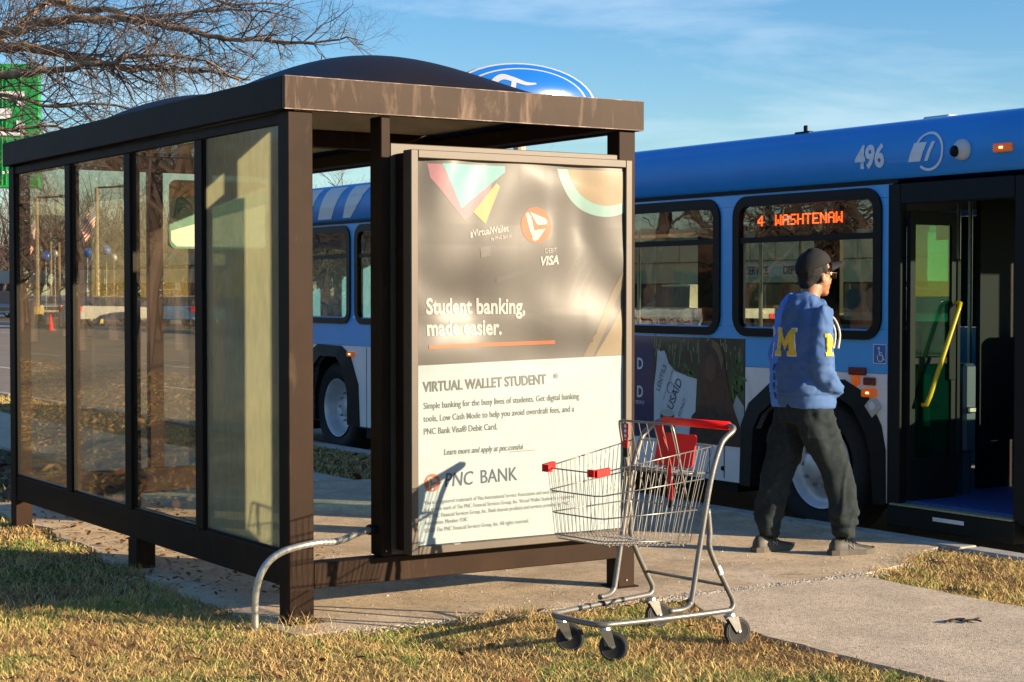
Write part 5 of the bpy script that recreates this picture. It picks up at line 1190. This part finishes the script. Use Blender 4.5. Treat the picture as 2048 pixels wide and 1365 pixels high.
# evergreen mass behind the dealer building
def shrub(name, c, rx, ry, rz, n, leaf, col, label, seed):
    rg2 = random.Random(seed); b = MB(); C_ = Vector(c)
    for _ in range(n):
        d = Vector((rg2.gauss(0, 1), rg2.gauss(0, 1), rg2.gauss(0, 1))).normalized(); k = rg2.uniform(.35, 1) ** .5 * (1 + .25 * noise.noise(d * 2.5 + C_))
        p = C_ + Vector((d.x * rx * k, d.y * ry * k, abs(d.z) * rz * k)); a1 = Vector((rg2.gauss(0, 1), rg2.gauss(0, 1), rg2.gauss(0, 1))).normalized() * leaf; a2 = a1.orthogonal().normalized() * leaf * .6
        b.add([p - a1, p + a2, p + a1, p - a2], [(0, 1, 2, 3)])
    e = thing(name, label, 'tree', (c[0], c[1], 0)); b.build('crown', mat('evergreen', col, .8, var=.5, vscale=1.5), e, recalc=False); MB().tube([(c[0], c[1], -.1), (c[0], c[1], c[2] + rz * .5)], [.25, .1], 8).build('trunk', M['trunk_dark'], e)
for k, (x, y) in enumerate(((78, 66), (80, 58), (76, 74), (84, 82))): shrub('evergreen_tree', (x, y, 2.2), 5, 5, 8, 2600, .45, (.02, .04, .018), 'dark evergreen tree behind the service building, ' + ('right of centre', 'furthest right', 'second from the left', 'furthest left')[k], 50 + k)

# ================================================================== FAR BUILDINGS
M['cream'] = mat('cream_wall', (.72, .68, .48), .8, var=.06, vscale=.6); M['brick'] = mat('brown_brick', (.12, .065, .042), .9, var=.25, vscale=3)
M['fascia'] = mat('pale_fascia', (.40, .37, .30), .8, var=.08, vscale=.5); M['win_dark'] = mat('dark_window', (.02, .022, .024), .15)
# service building
sb = thing('service_building', 'long cream service building seen through the bus windows', 'building', (60, 65, 0))
MB().box(60, 75, 54, 78, 2.15, 4.6).build('wall', M['cream'], sb); MB().box(60.3, 75, 54.2, 77.8, -.1, 2.15).build('wall', M['brick'], sb); MB().box(59.9, 75.2, 53.8, 78.2, 4.6, 4.85).build('roof', M['fascia'], sb)
MB().box(59.93, 60, 54, 78, 3.32, 3.38).build('wall_trim', M['win_dark'], sb)
for y in np.arange(54.6, 77, 2.1): MB().box(59.96, 60, y, y + .06, 3.4, 4.58).build('wall_trim', M['fascia'], sb)
for y in np.arange(55, 76, 3.3): f_ = MB().box(60.22, 60.3, y, y + 2.6, .2, 2.05).build('window', M['win_dark'], sb); MB().box(60.18, 60.22, y + 1.25, y + 1.33, .2, 2.05).build('frame', M['white'], f_)
MB().box(59.94, 60, 61.8, 68.2, 2.45, 3.2).build('sign_board', M['white'], sb)
text('SERVICE', .62, lambda a, b: (59.92, 67.5 - a, 2.6 + b), M['navy'], sb, bold=.012, squeeze=.82); text('DEPT.', .62, lambda a, b: (59.92, 64.45 - a, 2.6 + b), M['navy'], sb, bold=.012, squeeze=.82)
bb_ = thing('brick_building', 'low brown brick building seen through the bus windows, left of the service building', 'building', (58, 92, 0))
MB().box(58, 75, 79.5, 120, -.1, 5.4).build('wall', M['brick'], bb_); MB().box(57.9, 75.2, 79.3, 120.2, 5.4, 5.9).build('roof', M['fascia'], bb_)
for y in np.arange(81, 118, 4.2): MB().box(57.94, 58, y, y + 2.6, .9, 2.6).build('window', M['win_dark'], bb_)
# forecourt sign (orange-red) seen through the doorway
rs_ = thing('red_sign', 'orange red roadside sign seen through the bus doorway', 'sign', (34, 24.2, 0))
q = at(1931, 445, 62); MB().tube([(q.x, q.y, -.1), (q.x, q.y, q.z - .7)], .12, 8).build('pole', M['fascia'], rs_)
MB().box(q.x - .1, q.x + .1, q.y - 1.3, q.y + 1.3, q.z - .6, q.z + .6).build('panel', mat('sign_orange', (.75, .09, .02), .5), rs_); text('TO', .7, lambda a, b: (q.x - .12, q.y + .45 - a, q.z + .05 + b), M['white'], rs_, bold=.02)
# showroom beyond the car park (left view)
c0 = ground(20, 138); c1 = ground(760, 120); dv = (c1 - c0).normalized(); nv_ = Vector((-dv.y, dv.x, 0)); LW = (c1 - c0).length
dr_ = thing('showroom', 'long low car showroom with a pale fascia behind the parked cars', 'building', tuple(c0))
def obox(a0, a1, n0, n1, z0, z1): 
    P = [c0 + dv * a + nv_ * n_ for a, n_ in ((a0, n0), (a1, n0), (a1, n1), (a0, n1))]
    return MB().add([(p.x, p.y, z0) for p in P] + [(p.x, p.y, z1) for p in P], [(0, 3, 2, 1), (4, 5, 6, 7), (0, 1, 5, 4), (1, 2, 6, 5), (2, 3, 7, 6), (3, 0, 4, 7)])
obox(0, LW, 0, 18, -.1, 3.6).build('wall', mat('showroom_wall', (.06, .05, .042), .6, var=.2, vscale=.5), dr_); obox(-.6, LW + .6, -1.2, 19, 2.35, 3.35).build('roof', M['fascia'], dr_); obox(6, LW * .5, 2, 14, 3.7, 4.6).build('roof', M['fascia'], dr_)
for k in range(11): a = 1 + k * 2.6; f_ = obox(a, a + 1.9, -.06, 0, .3, 2.1).build('window', M['win_dark'], dr_); obox(a + .9, a + .98, -.1, -.06, .3, 2.1).build('frame', M['fascia'], f_)
for k in range(3): a = 9 + k * 9; obox(a, a + .5, -1.1, -.6, -.1, 2.33).build('column', M['cream'], dr_)

# ================================================================== LAMP POSTS, FLAG, BALLOONS, SIGNS
M['pole_tan'] = mat('tan_pole', (.24, .19, .12), .6); M['base_yellow'] = mat('yellow_concrete', (.52, .38, .12), .8, var=.2, vscale=3)
def lamp_post(u, vtop, d, label, arm=1.6):
    q = at(u, vtop, d); e = thing('lamp_post', label, 'street lamp', (q.x, q.y, 0), 'lamp posts on the car park')
    MB().tube([(q.x, q.y, .8), (q.x, q.y, q.z)], [.13, .10], 8).build('pole', M['pole_tan'], e); MB().lathe([(.0, .95), (.32, .95), (.32, 0)], (q.x, q.y, -.05), (0, 0, 1), 14).build('base', M['base_yellow'], e)
    a = q + RT * arm; MB().tube([tuple(q), tuple(a + Vector((0, 0, .08)))], .05, 6).build('arm', M['dark'], e); MB().box(a.x - .4, a.x + .3, a.y - .2, a.y + .2, a.z, a.z + .14).build('lamp_head', M['dark'], e)
    return q
q1 = lamp_post(193, 376, 92, 'tall tan lamp post with the flag hanging beside it'); q2 = lamp_post(73, 396, 88, 'tan lamp post at the far left of the shelter glass')
lamp_post(101, 478, 128, 'short distant lamp post, left of a pair', .9); lamp_post(118, 480, 132, 'short distant lamp post, right of a pair', .9)
# flag: 13 stripes and blue field hanging from the pole top
def flag(top, u0, label, w=1.5, h_=2.3, s=1):
    e = thing('flag', label, 'flag', tuple(top)); rdf = mat('flag_red', (.50, .03, .03), .7)
    def fp(a, b):   # a along fly, b along hoist
        x = -a * w * .62 * s; z = -b * h_ * .9 - a * .85 ; y = .12 * math.sin(7 * a + 4 * b); return tuple(top + RT * x * (1 + .2 * math.sin(5 * b)) + Vector((0, 0, z)) + FW * y)
    for k in range(13): MB().grid(12, 2, lambda u, v: fp(u, (k + v) / 13)).build('stripe', rdf if k % 2 == 0 else M['white'], e, recalc=False, smooth=True)
    cn = MB().grid(6, 8, lambda u, v: (lambda p: tuple(Vector(p) - FW * .03))(fp(u * .42, v * 7 / 13))).build('canton', M['navy'], e, recalc=False, smooth=True)
    mb = MB()
    for i in range(5):
        for j in range(6): c = Vector(fp(.42 * (i + .5) / 5, 7 / 13 * (j + .5) / 6)) - FW * .05; mb.lathe([(0, 0), (.035, 0)], c, FW, 5)
    mb.build('stars', M['white'], cn, recalc=False)
flag(at(190, 408, 91.5), 0, 'American flag drooping beside the tall tan lamp post', 1.0, 1.35); flag(at(70, 430, 87.5), 0, 'American flag hanging limp at the left lamp post', .4, 1.35)
M['bal_blue'] = mat('blue_balloon', (.02, .10, .42), .12, coat=.6); M['bal_silver'] = mat('silver_balloon', (.45, .45, .42), .15, metal=.3)
for (u, v, m, d, lb) in ((92, 512, 'bal_blue', 86, 'small blue balloon between the two left lamp posts'), (110, 508, 'bal_silver', 86, 'silver balloon touching the small blue one'), (175, 506, 'bal_blue', 90, 'blue balloon left of the tall tan lamp post'), (213, 501, 'bal_blue', 90, 'blue balloon right of the tall tan lamp post'), (228, 516, 'bal_silver', 90, 'silver balloon right of all the blue balloons')):
    q = at(u, v, d); r_ = .23 if m == 'bal_blue' else .17; e = thing('balloon', lb, 'balloon', (q.x, q.y, q.z), 'balloons on the car park')
    b_ = MB().ellipsoid(q, r_, r_, r_ * 1.12).build('skin', M[m], e, smooth=True); MB().tube([(q.x, q.y, q.z - r_ * 1.1), (q.x, q.y, .2)], .005, 3).build('string', M['steel'], e)
# green billboard with white letters at the left edge
gd = 34; tl = at(76, 128, gd); gs = thing('green_sign', 'green sign panel with white letters behind the bare branches at the far left', 'sign', (tl.x, tl.y, 0))
G_ = lambda u, v, k=0: tuple(at(u, v, gd) - FW * k)
M['sign_green'] = mat('sign_green', (.012, .30, .055), .4, var=.15, vscale=2, emit=None)
mb = MB()
cor = [(-260, 128), (76, 128), (76, 375), (-260, 375)]; mb.prism(cor, lambda a, b: G_(a, b), lambda a, b: tuple(at(a, b, gd) + FW * .25)); gp = mb.build('panel', M['sign_green'], gs)
for k in range(9): a = 8 + k * 8 - 60; MB().prism([(a, 132), (a + 1.2, 132), (a + 1.2, 370), (a, 370)], lambda x, y: G_(x, y), lambda x, y: G_(x, y, .02)).build('rib', M['sign_green'], gp)
MB().flat([(-2, 184), (50, 184), (50, 206), (28, 206), (28, 196), (-2, 196), (-2, 214), (28, 214), (28, 236), (18, 236), (18, 226), (-2, 226), (-2, 246), (28, 246), (36, 240), (36, 236), (50, 236), (50, 272), (-60, 272), (-60, 184)][:0] or [(-30, 183), (50, 184), (50, 212), (34, 212), (34, 198), (-4, 198), (-4, 218), (24, 218), (24, 238), (-4, 238), (-4, 258), (34, 258), (34, 242), (50, 242), (50, 272), (-30, 271)], lambda x, y: G_(x, y, .03)).build('letter', M['white'], gp)
for (u, v) in ((8, 346), (17, 344)): MB().lathe([(0, 0), (.03, 0)], at(u, v, gd) - FW * .03, FW, 12).build('letter', M['white'], gp)
MB().prism([(-120, 380), (-100, 380), (-100, 760), (-120, 760)], lambda a, b: G_(a, b), lambda a, b: tuple(at(a, b, gd) + FW * .2)).build('post', M['pole_tan'], gs)
# blue oval sign on a tall pole
fc_ = at(1045, 205, 62); fs_ = thing('oval_sign', 'tall blue oval dealership sign rising behind the shelter roof', 'sign', (fc_.x, fc_.y, 0))
fa, fb_ = 2.95, 1.36; yw = R(-6); fx = Vector((math.cos(yw), math.sin(yw), 0)); fn = Vector((math.sin(yw), -math.cos(yw), .0))
if True:
    def FP(a, b, k=0):
        rr_ = (a / fa) ** 2 + (b / fb_) ** 2; return tuple(fc_ + fx * a + Vector((0, 0, b)) + fn * (.50 * (1 - min(1, rr_)) + k + .08 * b))
    def oval(s, k, m, name, parent, thick=0):
        b = MB(); n_ = 48; V_ = [FP(0, 0, k)]
        for i in range(1, 9):
            for j in range(n_): q = 2 * math.pi * j / n_; V_.append(FP(fa * s * i / 8 * math.cos(q), fb_ * s * i / 8 * math.sin(q), k))
        F_ = [(0, 1 + j, 1 + (j + 1) % n_) for j in range(n_)] + [(1 + (i - 1) * n_ + j, 1 + i * n_ + j, 1 + i * n_ + (j + 1) % n_, 1 + (i - 1) * n_ + (j + 1) % n_) for i in range(1, 8) for j in range(n_)]
        b.add(V_, F_); return b.build(name, m, parent, smooth=True)
    M['oval_blue'] = mat('oval_blue', (.010, .12, .46), .14, spec=.8); M['oval_white'] = mat('oval_white', (.6, .61, .62), .12, metal=.45)
    b = MB(); n_ = 48; ra = [FP(fa * math.cos(2 * math.pi * j / n_), fb_ * math.sin(2 * math.pi * j / n_)) for j in range(n_)]; rb = [tuple(Vector(p) - fn * .35) for p in ra]; b.add(ra + rb, [(j, (j + 1) % n_, (j + 1) % n_ + n_, j + n_) for j in range(n_)] + [tuple(range(n_, 2 * n_))]); cab = b.build('cabinet', mat('cabinet_grey', (.06, .055, .06), .5), fs_)
    oval(1.0, .0, M['oval_white'], 'border', cab); oval(.965, .012, M['oval_blue'], 'face', cab); oval(.86, .020, M['oval_white'], 'border', cab); oval(.83, .028, M['oval_blue'], 'face', cab)
    def brush(P, ws, name='script'):
        P = spline([(a, b, 0) for a, b in P], 6); k = len(P); W2 = [np.interp(i / (k - 1), np.linspace(0, 1, len(ws)), ws) for i in range(k)]; L2, R2 = [], []
        for i, p in enumerate(P):
            t = (P[min(i + 1, k - 1)] - P[max(i - 1, 0)]).normalized(); n2 = Vector((-t.y, t.x, 0)); a = p + n2 * W2[i]; c = p - n2 * W2[i]; L2.append(FP(a.x, a.y, .045)); R2.append(FP(c.x, c.y, .045))
        MB().add(L2 + R2, [(i, i + 1, k + i + 1, k + i) for i in range(k - 1)]).build(name, M['oval_white'], cab, smooth=True)
    brush([(-.95, .10), (-1.25, .25), (-1.35, .55), (-1.0, .80), (-.55, .72), (-.1, .60), (.3, .62)], [.03, .07, .10, .10, .09, .06, .02]); brush([(-.55, .70), (-.7, .2), (-.95, -.35), (-1.35, -.60), (-1.6, -.35)], [.09, .10, .09, .06, .03]); brush([(-1.15, .15), (-.8, .10), (-.45, .25), (-.3, .35)], [.03, .07, .06, .02])
    text('ord', 1.15, lambda a, b: FP(-.35 + a, -.38 + b, .045), M['oval_white'], cab, 'script', bold=.012, squeeze=1.0, shear=.3)
    MB().tube([(fc_.x, fc_.y + .2, -.2), (fc_.x, fc_.y + .2, fc_.z - fb_ * .8)], [.3, .22], 12).build('pole', M['fascia'], fs_)
# traffic cone, far
q = ground(101, 74); tcn = thing('traffic_cone', 'red and white traffic cone at the far kerb', 'traffic cone', tuple(q)); MB().lathe([(.20, 0), (.20, .03), (.13, .03), (.03, .68), (0, .68)], q, (0, 0, 1), 14).build('cone', M['red'], tcn); MB().lathe([(.095, .25), (.07, .42)], q + Vector((0, 0, .0)), (0, 0, 1), 14).build('band', M['white'], tcn)
# ================================================================== CARS
def car(kind, col, label, x, y, yaw, tail=False):
    e = thing('parked_car', label, 'car' if kind != 'pickup' else 'pickup truck', (0, 0, 0), 'vehicles on the far car park')
    pt_ = mat('car_paint', col, .25, coat=.8)
    Ld = {'suv': (4.6, 1.72, .95), 'sedan': (4.7, 1.45, .88), 'pickup': (5.6, 1.85, 1.08)}[kind]; Ln, H, bel = Ld; hw = .92
    if kind == 'suv': low = [(-2.3, .35), (-2.3, .85), (-2.22, 1.0), (1.0, 1.02), (2.1, .92), (2.28, .75), (2.3, .35)]; cab = [(-2.18, 1.0), (-1.95, H - .05), (-1.5, H), (.2, H - .02), (1.05, 1.02)]
    elif kind == 'sedan': low = [(-2.35, .35), (-2.35, .8), (-2.2, .98), (-1.5, .98), (1.0, .93), (2.15, .78), (2.33, .6), (2.35, .35)]; cab = [(-1.75, .97), (-1.0, H - .03), (-.3, H), (.35, H - .05), (1.15, .93)]
    else: low = [(-2.8, .5), (-2.8, 1.1), (.6, 1.12), (1.4, 1.12), (2.6, 1.05), (2.75, .9), (2.8, .5)]; cab = [(-.9, 1.1), (-.75, H - .03), (-.3, H), (.7, H - .03), (1.35, 1.1)]
    mb = MB(); R_ = .36 if kind != 'pickup' else .42; wx = Ln * .31
    mb.prism(low, lambda a, b: (a, -hw, b), lambda a, b: (a, hw, b)); mb.v = [(x_, y_ * (1 - .06 * max(0, (z_ - .9))), z_) for x_, y_, z_ in mb.v]
    body_ = mb.build('body', pt_, e)
    gb = MB().prism(cab, lambda a, b: (a, -hw * (1 - .22 * (b - 1.0)), b), lambda a, b: (a, hw * (1 - .22 * (b - 1.0)), b)).build('windows', M['win_dark'], e)
    zt_ = H; MB().prism([(p[0] * .98, p[1]) for p in cab if p[1] > H - .1] + [(cab[3][0] * .95, H - .09), (cab[1][0] * .95, H - .09)], lambda a, b: (a, -hw * .84, b + .01), lambda a, b: (a, hw * .84, b + .01)).build('roof', pt_, e)
    for a in (-wx, wx):
        for s in (-1, 1):
            w3 = MB().lathe([(0, 0), (R_, 0), (R_, .22), (0, .22)], (a, s * (hw - .2) - (.22 if s < 0 else 0) + (.0 if s > 0 else .18), R_), (0, 1, 0), 18).build('wheel', M['tyre'], e); MB().lathe([(0, -.02 if s < 0 else .24), (R_ * .62, -.01 if s < 0 else .23)], (a, s * (hw - .2) - (.22 if s < 0 else 0) + (.0 if s > 0 else .18), R_), (0, 1, 0), 14).build('rim', M['rim'], w3)
    xf = low[-1][0]
    for s in (-1, 1):
        MB().box(xf - .12, xf + .02, s * .8 - .14, s * .8 + .14, .62 + (.2 if kind == 'pickup' else 0), .80 + (.2 if kind == 'pickup' else 0), .02).build('headlight', M['white'], e); MB().box(-xf - .02, -xf + .1, s * .8 - .12, s * .8 + .12, .7, .95, .02).build('tail_light', M['red'], e)
    MB().box(xf - .05, xf + .03, -.55, .55, .5, .72 + (.2 if kind == 'pickup' else 0), .02).build('grille', M['steel'] if kind == 'pickup' else M['dark'], e)
    MB().box(xf - .1, xf + .05, -.88, .88, .36, .46, .02).box(-xf - .05, -xf + .1, -.88, .88, .36, .46, .02).build('bumper', M['steel'] if kind == 'pickup' else pt_, e)
    e.location = (x, y, -.02); e.rotation_euler = (0, 0, yaw)
CAMYAW = math.atan2(-FW.y, -FW.x)   # heading towards the camera
for (u, d, k, c, lb, ya) in ((5, 112, 'suv', (.02, .035, .07), 'dark blue SUV at the left edge of the frame', .4), (97, 120, 'sedan', (.5, .5, .5), 'silver car behind the leftmost shelter pane', 1.3), (160, 126, 'suv', (.45, .45, .45), 'silver SUV left of the tall tan lamp post', .5), (212, 124, 'suv', (.75, .75, .73), 'white SUV in the second pane from the left', .3), (240, 118, 'suv', (.12, .16, .18), 'dark grey SUV beside the white one', 1.5), (330, 106, 'pickup', (.5, .5, .48), 'silver pickup truck facing the road', .35),
                             (222, 86, 'sedan', (.40, .41, .42), 'grey saloon car nearest the far kerb', 2.4), (385, 84, 'sedan', (.06, .20, .42), 'blue car with a red tail lamp in the third pane', 3.0), (60, 116, 'sedan', (.3, .3, .32), 'grey car behind the end post of the shelter', .9)):
    q = ground(u, d); car(k, c, lb, q.x, q.y, CAMYAW + ya)
for (x, y, k, c, lb, ya) in ((31.5, 36.5, 'pickup', (.5, .5, .5), 'silver truck seen through the front bus window', 1.57), (32, 47, 'sedan', (.10, .10, .12), 'dark car seen through the second bus window', 1.57), (33, 30, 'suv', (.18, .18, .19), 'grey SUV seen beside the wearer of the cap', 1.57)):
    car(k, c, lb, x, y, ya)
# brick clinic and its board on the west side (they show mirrored in the bus windows)
bc = thing('brick_clinic', 'brown brick building mirrored in the bus windows', 'building', (-40, 62, 0)); MB().box(-62, -40, 30, 95, -.1, 4.2).build('wall', M['brick'], bc); MB().box(-62.3, -39.6, 29.7, 95.3, 4.2, 4.7).build('roof', M['fascia'], bc)
for y in np.arange(33, 92, 5): MB().box(-40, -39.94, y, y + 3, .9, 2.6).build('window', M['win_dark'], bc)
sg = thing('clinic_board', 'low white CHIROPRACTIC board mirrored in the bus window', 'sign', (-14, 28, 0)); MB().box(-14.1, -14.0, 26.6, 29.6, .35, 1.15, .01).build('board', M['white'], sg); MB().box(-14.1, -14.02, 26.7, 26.8, -.1, .35).box(-14.1, -14.02, 29.4, 29.5, -.1, .35).build('post', M['pole_tan'], sg)
text('CHIROPRACTIC', .36, lambda a, b: (-13.98, 26.75 + a, .65 + b), M['dimred'], sg, squeeze=.95)
print('objects', len(bpy.data.objects), 'tris', sum(len(m.loops) - 2 * len(m.polygons) for m in bpy.data.meshes))
